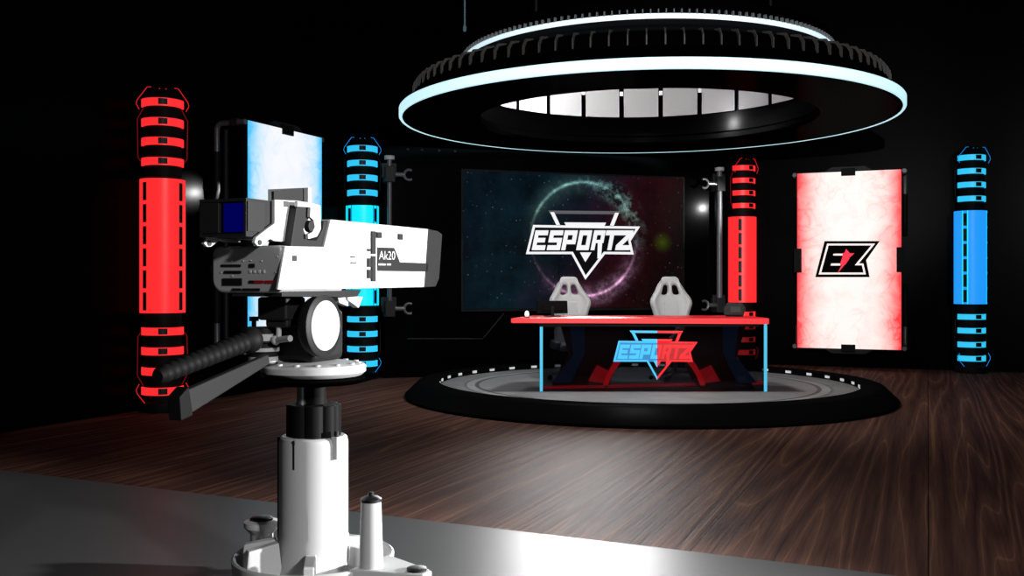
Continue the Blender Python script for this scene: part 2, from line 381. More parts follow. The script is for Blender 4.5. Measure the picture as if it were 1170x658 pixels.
    a2 = nt.nodes.new('ShaderNodeMix'); a2.data_type = 'RGBA'; a2.blend_type = 'ADD'; a2.inputs[0].default_value = 1
    L(a1.outputs[2], a2.inputs[6]); L(fc.outputs[0], a2.inputs[7])
    a3 = nt.nodes.new('ShaderNodeMix'); a3.data_type = 'RGBA'; a3.blend_type = 'ADD'; a3.inputs[0].default_value = 1
    L(a2.outputs[2], a3.inputs[6]); L(st, a3.inputs[7])
    L(a3.outputs[2], b.inputs['Emission Color']); b.inputs['Emission Strength'].default_value = 1.0
    b.inputs['Base Color'].default_value = (.001, .001, .001, 1); b.inputs['Roughness'].default_value = .6
    b.inputs['Specular IOR Level'].default_value = .02
    return m

# ------------------------------------------------------------------ camera geometry (used to read positions off the photo)
EYE = 1.4; FPX = 1130.; CX = 585.; CY = 324.
def ray(px, py):
    return Vector(((px - CX) / FPX, 1.0, -(py - CY) / FPX))
def at(px, py, Y):
    return Vector((0, 0, EYE)) + ray(px, py) * Y
def on_plane(px, py, p, n):
    d = ray(px, py); o = Vector((0, 0, EYE)); n = Vector(n)
    return o + d * ((Vector(p) - o).dot(n) / d.dot(n))
TH = R(22.8)
U = Vector((math.cos(TH), -math.sin(TH), 0)); V = Vector((math.sin(TH), math.cos(TH), 0))
def uv(a, b, z=0.): return U * a + V * b + Vector((0, 0, z))

cam_d = bpy.data.cameras.new('camera'); cam = bpy.data.objects.new('camera', cam_d); COL.objects.link(cam)
cam.location = (0, 0, EYE); cam.rotation_euler = (PI / 2, 0, 0)
cam_d.sensor_width = 36; cam_d.lens = FPX / 1170 * 36; cam_d.shift_y = -5 / 1170.
cam_d.clip_start = .05; cam_d.clip_end = 100
SC.camera = cam

# ------------------------------------------------------------------ room shell
WL, WB, WR, WF, CE = -8.02, 17.5, 7.5, -5.0, 7.0
def wall(name, a0, a1, b0, b1):
    m = MB(); m.prism([uv(a0, b0), uv(a1, b0), uv(a1, b1), uv(a0, b1)], (0, 0, CE))
    return struct(m.build(name, M['wall'], smooth=0))
wall('wall_left', WL - .2, WL, WF, WB)
wall('wall_back', WL - .2, WR + .2, WB, WB + .2)
wall('wall_right', WR, WR + .2, WF, WB)
wall('wall_front', WL - .2, WR + .2, WF - .2, WF)
m = MB(); m.prism([uv(WL - .2, WF - .2, CE), uv(WR + .2, WF - .2, CE), uv(WR + .2, WB + .2, CE), uv(WL - .2, WB + .2, CE)], (0, 0, .15))
struct(m.build('ceiling', M['ceil'], smooth=0))
# wood / metal boundary read from the photo's edge line
e0 = on_plane(0, 537, (0, 0, 0), (0, 0, 1)); e1 = on_plane(960, 650, (0, 0, 0), (0, 0, 1)); ed = (e1 - e0)
def edge_at(a):
    t = (a - e0.dot(U)) / ed.dot(U); return e0 + ed * t
eL, eR = edge_at(WL), edge_at(WR)
m = MB(); m.prism([eL, eR, uv(WR, WB), uv(WL, WB)], (0, 0, -.1))
struct(m.build('floor', M['wood'], smooth=0))
m = MB(); m.prism([uv(WL, WF), uv(WR, WF), eR, eL], (0, 0, -.1))
struct(m.build('floor_front', M['metalfloor'], smooth=0))

# ------------------------------------------------------------------ round stage
SCX, SCY = 1.671, 12.49
stage = thing('round_stage', 'round black-rimmed stage platform with a grey metal floor on the wooden floor', 'stage', (SCX, SCY, 0))
RIM = [(2.58, .0), (3.0, .0), (3.01, .03), (2.85, .185), (2.82, .195), (2.60, .20), (2.58, .19), (2.58, .0)]
MB().lathe(RIM, 128).build('rim', M['stageblack'], stage, smooth=30)
MB().lathe([(0.001, .0), (2.58, .0), (2.58, .13), (.001, .13)], 128).build('stage_floor', M['stagefloor'], stage, smooth=30)
for k in range(40):
    a = 2 * PI * (k + .5) / 40
    c, s = math.cos(a), math.sin(a); t = Vector((-s, c, 0)); rr = Vector((c, s, 0))
    p = rr * 2.565
    MB().prism([p - t * .045 + Vector((0, 0, .15)), p + t * .045 + Vector((0, 0, .15)), p + t * .045 + Vector((0, 0, .182)), p - t * .045 + Vector((0, 0, .182))], rr * .02).build('rim_light', M['stud'], stage, smooth=0)

# ------------------------------------------------------------------ overhead light ring
RZ = 3.45
ring = thing('overhead_light_ring', 'large round black saucer with a glowing white rim hanging over the round stage', 'light ring', (SCX, SCY, RZ))
hull = [(2.99, .0), (2.12, .0), (2.08, .03), (2.08, .10), (2.13, .13), (2.24, .15), (2.24, .86), (.02, .87), (.02, .92), (2.262, .90), (2.262, .70),
        (2.34, .63), (2.66, .48), (2.84, .42), (2.88, .36), (2.89, .26), (2.95, .20), (3.03, .15), (3.05, .115), (3.05, .005), (2.99, .0)]
MB().lathe(hull, 144).build('housing', M['blackgloss'], ring, smooth=30)
MB().lathe([(3.04, .0), (3.07, .0), (3.08, .012), (3.08, .10), (3.07, .112), (3.04, .112), (3.04, .0)], 160).build('light_strip', M['ringlight'], ring, smooth=30)
def spin_parts(name, mt, pts, half, n, ks):
    """n equal ribs round the ring: one mesh, one object each"""
    t = Vector((0, half, 0)); base = None
    for k in ks:
        if base is None: o = base = MB().prism([Vector(p) - t for p in pts], t * 2).build(name, mt, ring, smooth=0)
        else:
            o = base.copy(); COL.objects.link(o); o.parent = ring
        o.rotation_euler = (0, 0, 2 * PI * k / n)
spin_parts('rib', M['rib'], [(2.90, 0, .27), (2.915, 0, .27), (2.915, 0, .37), (2.86, 0, .445), (2.72, 0, .475), (2.72, 0, .455), (2.84, 0, .42)], .007, 100, range(100))
MB().lathe([(2.255, .69), (2.28, .69), (2.285, .742), (2.255, .742), (2.255, .69)], 144).build('crown_strip', M['crown'], ring, smooth=30)
FIN = [(2.262, 0, .742), (2.305, 0, .735), (2.30, 0, .785), (2.262, 0, .79)]
spin_parts('crown_fin', M['fin'], FIN, .006, 180, range(85, 185))
fb = MB(); t = Vector((0, .006, 0))
for k in range(5, 85):
    rm = Matrix.Rotation(2 * PI * k / 180, 3, 'Z'); fb.prism([rm @ (Vector(p) - t) for p in FIN], rm @ (t * 2))
fo = fb.build('crown_fins', M['fin'], ring, smooth=0); fo['kind'] = 'stuff'
for k in range(24):
    a0 = 2 * PI * (k + .06) / 24 + .02; a1 = 2 * PI * (k + .94) / 24 + .02
    MB().lathe([(2.20, .42), (2.21, .42), (2.21, .84), (2.20, .84), (2.20, .42)], 6, a0=a0, a1=a1).build('drum_panel', M['whitepanel'], ring, smooth=30)
    am = 2 * PI * k / 24 + .02
    c, s = math.cos(am), math.sin(am); t = Vector((-s, c, 0)) * .025; r_ = Vector((c, s, 0))
    MB().prism([r_ * 2.205 - t + Vector((0, 0, .74)), r_ * 2.205 + t + Vector((0, 0, .74)), r_ * 2.205 + t + Vector((0, 0, .80)), r_ * 2.205 - t + Vector((0, 0, .80))], r_ * .02).build('drum_bolt', M['boltlight'], ring, smooth=0)
for k in range(3):
    a = PI / 2 + 2 * PI * k / 3
    MB().rod((1.6 * math.cos(a), 1.6 * math.sin(a), .90), (1.6 * math.cos(a), 1.6 * math.sin(a), CE - RZ), .02).build('hanging_rod', M['blackmatte'], ring)

# lone cable hanging in front of the back wall, upper left of the ring
p = at(531, 33, 13.2)
cb = MB(); cb.rod((p.x, p.y, CE), (p.x, p.y, p.z + .03), .012, n=8); cb.revolve((p.x, p.y, p.z + .05), (0, 0, -1), [(0, .014), (.03, .026), (.08, .022), (.09, .01)], 12)
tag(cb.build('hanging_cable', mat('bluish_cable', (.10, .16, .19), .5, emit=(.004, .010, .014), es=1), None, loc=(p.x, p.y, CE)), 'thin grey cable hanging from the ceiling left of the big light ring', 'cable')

# ------------------------------------------------------------------ logo shapes
def ring_polys(pts, w):
    """closed outline -> quads of the stroke (inward width w)"""
    n = len(pts); P = [Vector((p[0], p[1])) for p in pts]
    area = sum(P[i].x * P[(i + 1) % n].y - P[(i + 1) % n].x * P[i].y for i in range(n))
    sg = 1 if area > 0 else -1
    nr = []
    for i in range(n):
        d = (P[(i + 1) % n] - P[i]).normalized(); nr.append(Vector((-d.y, d.x)) * sg)
    inn = []
    for i in range(n):
        a, b = nr[i - 1], nr[i]; k = 1 + a.dot(b)
        inn.append(P[i] + (a + b) * (w / max(k, .25)))
    return [[P[i], P[(i + 1) % n], inn[(i + 1) % n], inn[i]] for i in range(n)], inn
GL = {
    'E': [(0, 0, .30, 1), (.30, 0, 1, .25), (.30, .39, .88, .62), (.30, .75, 1, 1)],
    'S': [(0, .75, 1, 1), (0, .39, .32, .75), (.32, .39, 1, .62), (.68, .25, 1, .39), (0, 0, 1, .25)],
    'P': [(0, 0, .32, 1), (.32, .76, 1, 1), (.68, .30, 1, .76), (.32, .30, .68, .52)],
    'O': [(0, 0, .32, 1), (.32, .75, .68, 1), (.32, 0, .68, .25), (.68, 0, 1, 1)],
    'R': [(0, 0, .34, 1), (.34, .76, 1, 1), (.68, .52, 1, .76), (.34, .36, 1, .52)],
    'T': [(0, .75, 1, 1), (.36, 0, .68, .75)],
}
def letter(ch, x0, x1, ytop, ybot, skew):
    h = ybot - ytop; out = []
    def pt(a, b): return Vector((x0 + a * (x1 - x0) + skew * (b - .5), ybot - b * h))
    if ch == 'Z':
        return [[pt(0, .75), pt(1, .75), pt(1, 1), pt(0, 1)], [pt(0, 0), pt(1, 0), pt(1, .25), pt(0, .25)], [pt(0, .25), pt(.42, .25), pt(1, .75), pt(.58, .75)]]
    if ch == 'R': out.append([pt(.52, .36), pt(.90, .36), pt(1.06, -.42), pt(.74, -.42)])
    for (a, b, c, d) in GL[ch]:
        out.append([pt(a, b), pt(c, b), pt(c, d), pt(a, d)])
    return out
def esportz():
    """list of (convex polygon, role) in picture units, y down"""
    out = []
    plate = [(60, 495), (105, 312), (775, 322), (716, 412), (735, 497), (555, 495), (432, 655), (345, 495)]
    st, inn = ring_polys(plate, 15)
    # dark fill under the letters
    out.append(([Vector(q) for q in ((60, 495), (105, 312), (775, 322), (716, 412), (735, 497))], 'plate'))
    out.append(([Vector(q) for q in ((345, 495), (555, 495), (432, 655))], 'tip'))
    out += [(q, 'line') for q in st]
    tri = [((200, 222), (652, 226), (640, 246), (212, 242), 'grey'), ((212, 232), (236, 232), (274, 312), (250, 312), 'line'), ((618, 236), (642, 236), (610, 318), (586, 316), 'line')]
    for a, b, c, d, r in tri: out.append(([Vector(a), Vector(b), Vector(c), Vector(d)], r))
    out.append(([Vector(q) for q in ((300, 296), (562, 298), (546, 330), (318, 328))], 'line'))
    out.append(([Vector(q) for q in ((398, 484), (470, 484), (432, 545))], 'line'))
    for ch, x0, x1 in (('E', 108, 190), ('S', 202, 284), ('P', 292, 374), ('O', 386, 464), ('R', 476, 548), ('T', 552, 632), ('Z', 630, 722)):
        for q in letter(ch, x0, x1, 346, 470, 24): out.append((q, 'letter'))
    return out
def clip_half(poly, x, keep_left):
    out = []; n = len(poly)
    for i in range(n):
        a, b = poly[i], poly[(i + 1) % n]
        ia = (a.x <= x) == keep_left; ib = (b.x <= x) == keep_left
        if ia: out.append(a)
        if ia != ib:
            t = (x - a.x) / (b.x - a.x); out.append(a + (b - a) * t)
    return out

# ------------------------------------------------------------------ backdrop with the big screen
bt = Vector((.950, .313, 0)).normalized(); bn = Vector((-bt.y, bt.x, 0))      # along / away from the viewer
BC = Vector((SCX, SCY, 0)) + bn * 3.12
ba = math.atan2(bt.y, bt.x)
def bpt(px, py, off=0.):
    q = on_plane(px, py, BC + bn * off, bn); return q
org = bpt(440, 400); org.z = 0
backdrop = thing('backdrop_wall', 'free-standing black glossy backdrop wall behind the round stage', 'backdrop', org, ba)
def bl(px, py, off=0.):                                   # local coords on the backdrop
    q = bpt(px, py, off) - org; return Vector((q.dot(bt), q.dot(bn), q.z))
BW = bl(828, 400).x
MB().box(0, BW, .02, .14, 0, 3.45).build('panel', M['backdrop'], backdrop, bevel=.01)
# faint raised trim under the screen and stud row on top
a_, b_, c_ = bl(465, 387), bl(552, 387), bl(576, 358)
MB().tube([a_ + Vector((0, .015, 0)), b_ + Vector((0, .015, 0)), c_ + Vector((0, .015, 0))], .009, 6).build('trim_line', M['charcoal'], backdrop)
for px in (466, 482, 502, 520): 
    q = bl(px, 165); MB().box(q.x - .02, q.x + .02, .0, .03, min(q.z, 3.40) - .015, min(q.z, 3.40) + .015).build('stud', M['charcoal'], backdrop, smooth=0)
for px, top, bot, side in ((445, 182, 362, 1), (822, 195, 357, -1)):
    zt = bl(px, top, -.12).z; zb = bl(px, bot, -.12).z; x = bl(px, 300, -.12).x; y = -.12
    pole = MB().rod((x, y, zb), (x, y, zt), .045 if side < 0 else .035, n=20).build('side_pole', M['tubegrey'], backdrop)
    MB().rod((x, y, zt - .005), (x, y, zt + .05), .075, n=20).build('pole_cap', M['white'], pole)
    for zz in (zt - .22, zb + .12):
        cl = MB(); cl.box(x - .075, x + .075, y - .07, .03, zz - .12, zz + .12)
        cl.box(x - .11, x + .11, y + .0, y + .06, zz - .05, zz + .17)
        ob = cl.build('clamp', M['charcoal'], backdrop, bevel=.012)
        jaw = MB(); s_ = side
        x0 = x + s_ * .09
        jaw.rod((x0 - s_ * .03, y - .02, zz), (x0 + s_ * .13, y - .02, zz), .035)
        arc = [(x0 + s_ * (.20 + .075 * math.cos(t)), y - .02, zz + .075 * math.sin(t)) for t in [R(a) for a in range(60, 301, 20)]]
        jaw.tube(arc, .02, 8)
        jaw.build('clamp_hook', M['steel'] if side < 0 else M['tubegrey'], ob)

# screen
s0 = bpt(529, 353, -.03); s1 = bpt(780, 353, -.03)
SW = (s1 - s0).dot(bt); zb = s0.z; zt_ = bpt(529, 195, -.03).z; SH = zt_ - zb
def sl(px, py, off=-.06):
    q = on_plane(px, py, BC + bn * off, bn) - s0; return Vector((q.dot(bt), 0, q.z))
pc = sl(668, 273); PCX, PCZ = pc.x, pc.z
PR = sl(668, 208).z - PCZ
fl = sl(757, 277); FLX, FLZ = fl.x, fl.z
screen = thing('video_screen', 'wide dark screen showing a starry planet picture and a white ESPORTZ logo', 'screen', s0 + bn * (-.01), ba)
MB().box(-.03, SW + .03, -.0, .028, -.04, SH + .03).build('frame', M['blackmatte'], screen, bevel=.004)
# slightly coved picture surface
pm = MB(); pm.box(0, SW, -.014, -.001, 0, SH); pic = pm.build('picture', space_mat(), screen, smooth=0)
lm = MB()
L0 = sl(590, 200)
def lp(v, off):                                            # zoom units (5.48 per photo px) -> local on the screen
    q = sl(590 + v.x / 5.48, 200 + v.y / 5.48); return (q.x, off, q.z)
order = {'plate': (-.0165, 1), 'tip': (-.0165, 1), 'grey': (-.0185, 2), 'line': (-.0195, 0), 'letter': (-.0195, 0)}
for q, r in esportz():
    o_, mi = order[r]
    lm.prism([lp(v, o_) for v in q], (0, .0008, 0), mi)
lm.build('logo', [M['screenwhite'], M['screenblack'], M['screengrey']], screen, smooth=0)

# ------------------------------------------------------------------ standing light panels on the two walls
def light_panel(label, org, rz, w, h, print_mat, brightmat):
    t = thing('glowing_banner', label, 'banner', org, rz, 'glowing wall banners')
    MB().box(0, w, -.012, .0, 0, h).build('print', print_mat, t, smooth=0)
    MB().box(-.012, w + .012, .002, .06, -.012, h + .012).build('frame', M['blackmatte'], t, bevel=.004)
    for x0, x1, z0, z1 in ((w / 2 - .11, w / 2 + .11, h - .07, h + .05), (w / 2 - .11, w / 2 + .11, -.05, .07), (-.05, .07, h / 2 - .2, h / 2 + .2), (w - .07, w + .05, h / 2 - .2, h / 2 + .2)):
        c = MB(); c.box(x0, x1, -.04, .04, z0, z1)
        for i in range(3):
            f = (i + .5) / 3
            if x1 - x0 > z1 - z0: c.box(x0 + (x1 - x0) * f - .02, x0 + (x1 - x0) * f + .02, -.05, -.04, z0 + .03, z1 - .03)
            else: c.box(x0 + .03, x1 - .03, -.05, -.04, z0 + (z1 - z0) * f - .04, z0 + (z1 - z0) * f + .04)
        c.build('clip', M['blackmatte'], t, bevel=.006)
    # shallow fins above and below the frame
    for z0, s in ((h + .05, 1), (-.05, -1)):
        MB().prism([(w / 2 - .36, .0, z0 - s * .03), (w / 2 + .36, .0, z0 - s * .03), (w / 2 + .26, .0, z0 + s * .03), (w / 2 - .26, .0, z0 + s * .03)], (0, .05, 0)).build('frame_fin', M['darkgrey'], t, smooth=0)
    for x in (-.045, w + .045):
        for zc, s in ((h - .02, -1), (.02, 1)):
            path = [(x, .0, zc), (x, .12, zc), (x, .36, zc), (x, .40, zc + s * .02), (x, .42, zc + s * .06), (x, .42, zc + s * .36)]
            br = MB().tube(path, .034, 12).build('bracket', M['tubegrey'], t)
            MB().rod((x, .10, zc), (x, .20, zc), .048).build('collar', M['charcoal'], br)
            MB().tube([(x, .42, zc + s * .34), (x, .42, zc + s * .80), (x, .44, zc + s * .88), (x, .50, zc + s * 1.02)], .042, 12).build('sleeve', M['blackmatte'], br)
    for x in (.12, w - .12):
        MB().tube([(x, .05, h - .02), (x, .36, h - .02), (x, .40, h - .04), (x, .42, h - .08), (x, .42, .08), (x, .40, .04), (x, .36, .02), (x, .05, .02)], .03, 12).build('back_tube', M['darkgrey'], t)
    return t
p0 = on_plane(283, 404, uv(-7.5, 0), U); p1 = on_plane(367, 404, uv(-7.5, 0), U)
light_panel('tall glowing pale blue panel on the left wall behind the white camera', p0, math.atan2(V.y, V.x), 1.55, 2.79, M['blueprint'], None)
p0 = on_plane(911, 397, uv(0, 17.0), V)
rp = light_panel('tall glowing white and red panel with a black EZ logo on the back wall', p0, math.atan2(U.y, U.x), 1.61, 2.89, M['redprint'], None)
# EZ logo
ez = MB()
def ep(v, off):
    q = on_plane(920 + v[0] / 9.4, 260 + v[1] / 9.4, uv(0, 17.0 - .012), V) - p0
    return (q.dot(U), off, q.z)
outer = [(108, 532), (208, 145), (800, 145), (655, 350), (692, 532)]
# concave outline split into convex pieces
ez.prism([ep(v, -.016) for v in ((108, 532), (208, 145), (800, 145), (655, 350))], (0, .003, 0), 0)
ez.prism([ep(v, -.016) for v in ((108, 532), (655, 350), (692, 532))], (0, .003, 0), 0)
st, _ = ring_polys([(146, 503), (236, 172), (752, 172), (575, 385), (625, 385), (652, 503)], 20)
for q in st: ez.prism([ep(v, -.019) for v in q], (0, .002, 0), 1)
for q in (((305, 280), (415, 280), (408, 300), (300, 300)), ((280, 385), (385, 385), (378, 408), (274, 408))):
    ez.prism([ep(v, -.019) for v in q], (0, .002, 0), 1)
for q in (((440, 228), (478, 272), (402, 320)), ((402, 272), (530, 276), (470, 330), (400, 330)), ((400, 315), (478, 330), (430, 400), (372, 400)), ((430, 340), (470, 345), (345, 495), (395, 395))):
    ez.prism([ep(v, -.021) for v in q], (0, .002, 0), 2)
ez.build('logo', [M['signblack'], M['signwhite'], M['signred']], rp, smooth=0)

# ------------------------------------------------------------------ light towers
def tower(label, x, y, face, colour, base_z=0.):
    """face: direction (deg, world) the front looks to"""
    if colour == 'red': pm_, bm_, tm_, om_ = M['red'], M['red'], M['redtrim'], M['redtrim']
    elif colour == 'cyan': pm_, bm_, tm_, om_ = M['cyan'], M['cyanband'], M['bluetrim'], M['bluetrim']
    else: pm_, bm_, tm_, om_ = M['bluepanel'], M['cyanband'], M['bluetrim'], M['cyan']
    t = thing('light_tower', label, 'light tower', (x, y, base_z), R(face + 90), 'tall light towers')
    core = [(.001, 0), (.235, 0), (.24, .015), (.235, .10), (.20, .12), (.20, 3.42), (.19, 3.46), (.12, 3.55), (.001, 3.56)]
    MB().lathe(core, 40).build('body', M['blackmatte'], t, smooth=30)
    F = -PI / 2
    shell = MB(); A = R(118)
    shell.lathe([(.205, 1.08), (.24, 1.08), (.24, 2.54), (.205, 2.54), (.205, 1.08)], 40, a0=F - A, a1=F + A)
    pn = shell.build('panel', pm_, t, smooth=30)
    for da in (-50, 50):
        ln = MB()
        for k in range(6):
            z0 = 1.08 + .03 + k * .2385; z1 = z0 + .195
            a = F + R(da)
            MB().lathe([(.236, z0), (.244, z0), (.244, z1), (.236, z1), (.236, z0)], 3, a0=a - R(6.5), a1=a + R(6.5)).build('slot', M['button'], pn, smooth=0)
        if colour != 'red':
            for d2 in (-9, 9):
                a = F + R(da + d2); ln.lathe([(.238, 1.08), (.2425, 1.08), (.2425, 2.54), (.238, 2.54), (.238, 1.08)], 2, a0=a - R(2), a1=a + R(2))
            ln.build('slot_trim', om_, pn, smooth=0)
    for zc in (3.37, 3.157, 2.945, 2.727, .88, .665, .446, .23):
        B = R(88)
        bd = MB().lathe([(.19, zc - .042), (.222, zc - .042), (.222, zc + .042), (.19, zc + .042), (.19, zc - .042)], 30, a0=F - B, a1=F + B).build('band', bm_, t, smooth=30)
        n = MB(); n.lathe([(.215, zc - .03), (.232, zc - .03), (.232, zc + .034), (.215, zc + .034), (.215, zc - .03)], 4, a0=F - R(12), a1=F + R(2), m=0)
        n.lathe([(.215, zc - .03), (.228, zc - .03), (.228, zc + .034), (.215, zc + .034), (.215, zc - .03)], 3, a0=F + R(2), a1=F + R(12), m=1)  # charcoal strip paints in the notch's grey highlight
        n.build('notch', [M['button'], M['charcoal']], bd, smooth=0)
    for s, name in ((1, 'top_trim'), (-1, 'bottom_trim')):
        def zz(q): return q if s > 0 else 3.60 - q
        for sx in (-1, 1):
            tr = MB(); tr.tube([(sx * .24, -.10, zz(3.29)), (sx * .272, -.10, zz(3.35)), (sx * .262, -.11, zz(3.39)), (sx * .16, -.14, zz(3.53)), (sx * .12, -.14, zz(3.535))], .0045, 6)
            tr.rod((sx * .025, -.13, zz(3.52)), (sx * .04, -.13, zz(3.51)), .012, n=8)
            tr.build(name, tm_, t)
    sdm = M['charcoal'] if colour != 'red' else M['dimred']
    for s in (1, -1):
        for sx in (-1, 1):
            def zz(q): return q if s > 0 else 3.60 - q
            MB().tube([(sx * .20, .0, zz(2.70)), (sx * .255, .0, zz(2.78)), (sx * .262, .0, zz(3.2)), (sx * .20, .0, zz(3.32))], .006, 6).build('side_trim', sdm, t)
    return t
tower('tall red light tower by the left wall, leftmost of the towers', -3.85, 10.90, -90 + 20, 'red')
tower('tall cyan light tower behind the white broadcast camera', -2.205, 14.58, -90 + 9, 'cyan')
tower('tall red light tower right of the stage backdrop', 3.955, 17.0, -90 + 42 - 13, 'red')
tower('tall azure light tower at the far right near the EZ panel', 7.23, 15.6, -90 + 20 - 13, 'azure')

# ------------------------------------------------------------------ presenter desk
SZ = .13
DF = 11.62                                                   # front (glass) plane
def dk(px, py, Y=DF): 
    q = at(px, py, Y); return q
d0 = dk(747, 400); D0 = Vector((d0.x, DF, SZ + .003))
desk = thing('presenter_desk', 'wide presenter desk with red top, glass front and lit ESPORTZ logo on the round stage', 'desk', D0)
def dl(px, py, Y=DF): return at(px, py, Y) - D0
# top
a_, b_ = dl(585, 367, 11.42), dl(878, 367, 11.42)
topz = dl(600, 363.2, 11.45).z; botz = dl(600, 370.6, 11.45).z
x0, x1 = a_.x, b_.x
MB().prism([(x0, -.16, botz + .012), (x1, -.16, botz + .012), (x1 - .03, .75, botz + .012), (x0 + .25, .75, botz + .012)], (0, 0, topz - botz - .012)).build('tabletop', M['redtop'], desk, bevel=.008)
MB().prism([(x0 - .01, -.185, botz + .02), (x1 + .01, -.185, botz + .004), (x1 + .01, -.185, topz - .006), (x0 - .01, -.185, topz - .006)], (0, .03, 0)).build('edge_strip', M['rededge'], desk, smooth=0)
MB().box(x0 + .32, x1 - .08, -.1, .68, botz - .03, botz + .012).build('underframe', M['blackmatte'], desk, bevel=.005)
# glass
gx0, gx1 = dl(618.5, 400).x, dl(874.5, 400).x
MB().box(gx0, gx1, -.006, .006, .005, botz).build('glass_front', M['glass'], desk, smooth=0)
for x in (gx0, gx1):
    MB().box(x - .017, x + .017, -.014, .012, 0, botz + .005).build('glass_edge', M['cyanedge'], desk, smooth=0)
# lower red strip, leading back to the right as in the photo
q0, q1 = on_plane(619, 444.5, (0, 0, D0.z), (0, 0, 1)) - D0, on_plane(873, 438.5, (0, 0, D0.z), (0, 0, 1)) - D0
MB().prism([q0, q1, q1 + Vector((0, .05, 0)), q0 + Vector((0, .05, 0))], (0, 0, .03)).build('base_strip', M['redbase'], desk, smooth=0)
# pedestal legs (seen through the glass, self-glow added to offset its tint)
YL = 12.05
def leg(pts, mirror=False):
    f = (lambda p: (1494 - p[0], p[1])) if mirror else (lambda p: p)
    return [dl(*f(p), YL) for p in pts]
for mir in (False, True):
    lg = MB().prism([Vector((p.x, p.y, max(p.z, 0.0))) for p in leg([(640, 366), (706, 366), (724, 398), (707, 414), (694, 446), (690, 446), (672, 446), (632, 446), (652, 408)], mir)], (0, .42, 0))
    l = lg.build('leg', M['maroon'], desk, bevel=.006)
    nv = MB(); f_ = (0, .03, 0)
    nv.prism([p + Vector((0, -.03, 0)) for p in leg([(650, 368), (668, 368), (668, 404), (652, 437), (630, 437), (655, 405)], mir)], f_)
    nv.build('leg_stripe', M['navy'], l, smooth=0)
    rb = MB().prism([p + Vector((0, -.04, 0)) for p in leg([(682, 417), (699, 425), (693, 438), (672, 435)], mir)], (0, .05, 0)); rb.build('leg_block', M['redblock'], l, smooth=0)
    ar = MB(); C = [(724, 397), (713, 408), (704, 420), (698, 430), (694, 440)]; C2 = [(716, 397), (707, 406), (699, 417), (693, 428), (689, 440)]
    for i in range(4):
        ar.prism([p + Vector((0, -.05, 0)) for p in leg([C[i], C[i + 1], C2[i + 1], C2[i]], mir)], (0, .08, 0))
    ar.build('arch_trim', M['redarch'], l, smooth=0)
MB().prism(leg([(722, 374), (772, 374), (760, 394), (734, 394)]), (0, .2, 0)).build('centre_brace', M['darkgrey'], desk, bevel=.005)
# logo on the glass: map the screen logo (432 centre) onto the desk
def dlp(v, y):
    px = 750.5 + (v.x - 432) * .1343; py = 378.0 + (v.y - 226) * .1300
    q = dl(px, py); return (q.x, y, q.z)
lmA = MB(); lmB = MB()
dep = {'plate': -.018, 'line': -.030, 'grey': -.030, 'letter': -.034}
for q, r in esportz():
    if r == 'tip': continue
    for left, tgt in ((True, lmA), (False, lmB)):
        c = clip_half(q, 432, left)
        if len(c) < 3: continue
        tgt.prism([dlp(v, dep[r]) for v in c], (0, -dep[r] - .007, 0), 1 if r == 'plate' else 0)
lg = MB()
o1 = lmA.build('logo_left_half', [M['logocyan'], M['logocyandark']], desk, smooth=0); o1['label'] = 'cyan left half of the lit logo'
o2 = lmB.build('logo_right_half', [M['logored'], M['logoreddark']], desk, smooth=0); o2['label'] = 'red right half of the lit logo'

# things on the desk
TZ = D0.z + topz + .001
def monitor(label, px0, px1, py0, Y, rz, rake=0.12):
    c = at((px0 + px1) / 2, 360, Y); w = (px1 - px0) / FPX * Y; top = at(px0, py0, Y).z - TZ
    t = thing('monitor', label, 'monitor', (c.x, c.y, TZ), rz)
    sc = MB(); a = w / 2
    sc.prism([(-a, 0, .035), (a, 0, .035), (a * .96, 0, top), (-a * .98, 0, top)], (0, .02, 0))
    sc.prism([(-a * .7, -.018, .07), (a * .7, -.018, .07), (a * .6, -.018, top - .05), (-a * .6, -.018, top - .05)], (0, .02, 0))
    sc.build('screen', M['stageblack'], t, bevel=.006)
    MB().box(-.02, .02, -.03, -.008, .004, .12).build('neck', M['blackmatte'], t, bevel=.004)
    MB().box(-.10, .10, -.07, .08, 0, .01).build('foot', M['blackmatte'], t, bevel=.003)
    return t
monitor('black monitor seen from behind at the left end of the red desk', 613, 649, 343.5, 11.95, R(4))
# right-hand black device: a studio headset-like console block with tilted face
c = at(839, 360, 11.95)
con = thing('desk_console', 'small black tilted console at the right end of the red desk', 'console', (c.x, c.y, TZ), R(-15))
MB().prism([(-.12, -.06, .012), (.11, -.06, .012), (.13, -.06, .10), (.09, -.06, .165), (-.08, -.06, .17), (-.125, -.06, .11)], (0, .12, 0)).build('housing', M['darkgrey'], con, bevel=.012)
MB().prism([(-.04, -.066, .05), (.08, -.066, .05), (.07, -.066, .12), (-.04, -.066, .12)], (0, .008, 0)).build('display', M['button'], con, smooth=0)
MB().box(-.10, .10, -.05, .05, 0, .014).build('foot', M['blackmatte'], con, bevel=.003)
c = at(602, 363, 11.62)
glint = thing('desk_glint', 'tiny bright white lamp put in for a reflected highlight at the left end of the red desk', 'glint', (c.x, c.y, TZ))  # added glowing solid in place of a highlight mirrored in the backdrop
MB().lathe([(.001, 0), (.03, 0), (.03, .008), (.012, .014), (.001, .016)], 16).build('foot', M['blackmatte'], glint)
MB().lathe([(.001, .012), (.020, .014), (.024, .03), (.022, .06), (.010, .075), (.001, .076)], 16).build('glint_blob', M['glint'], glint)

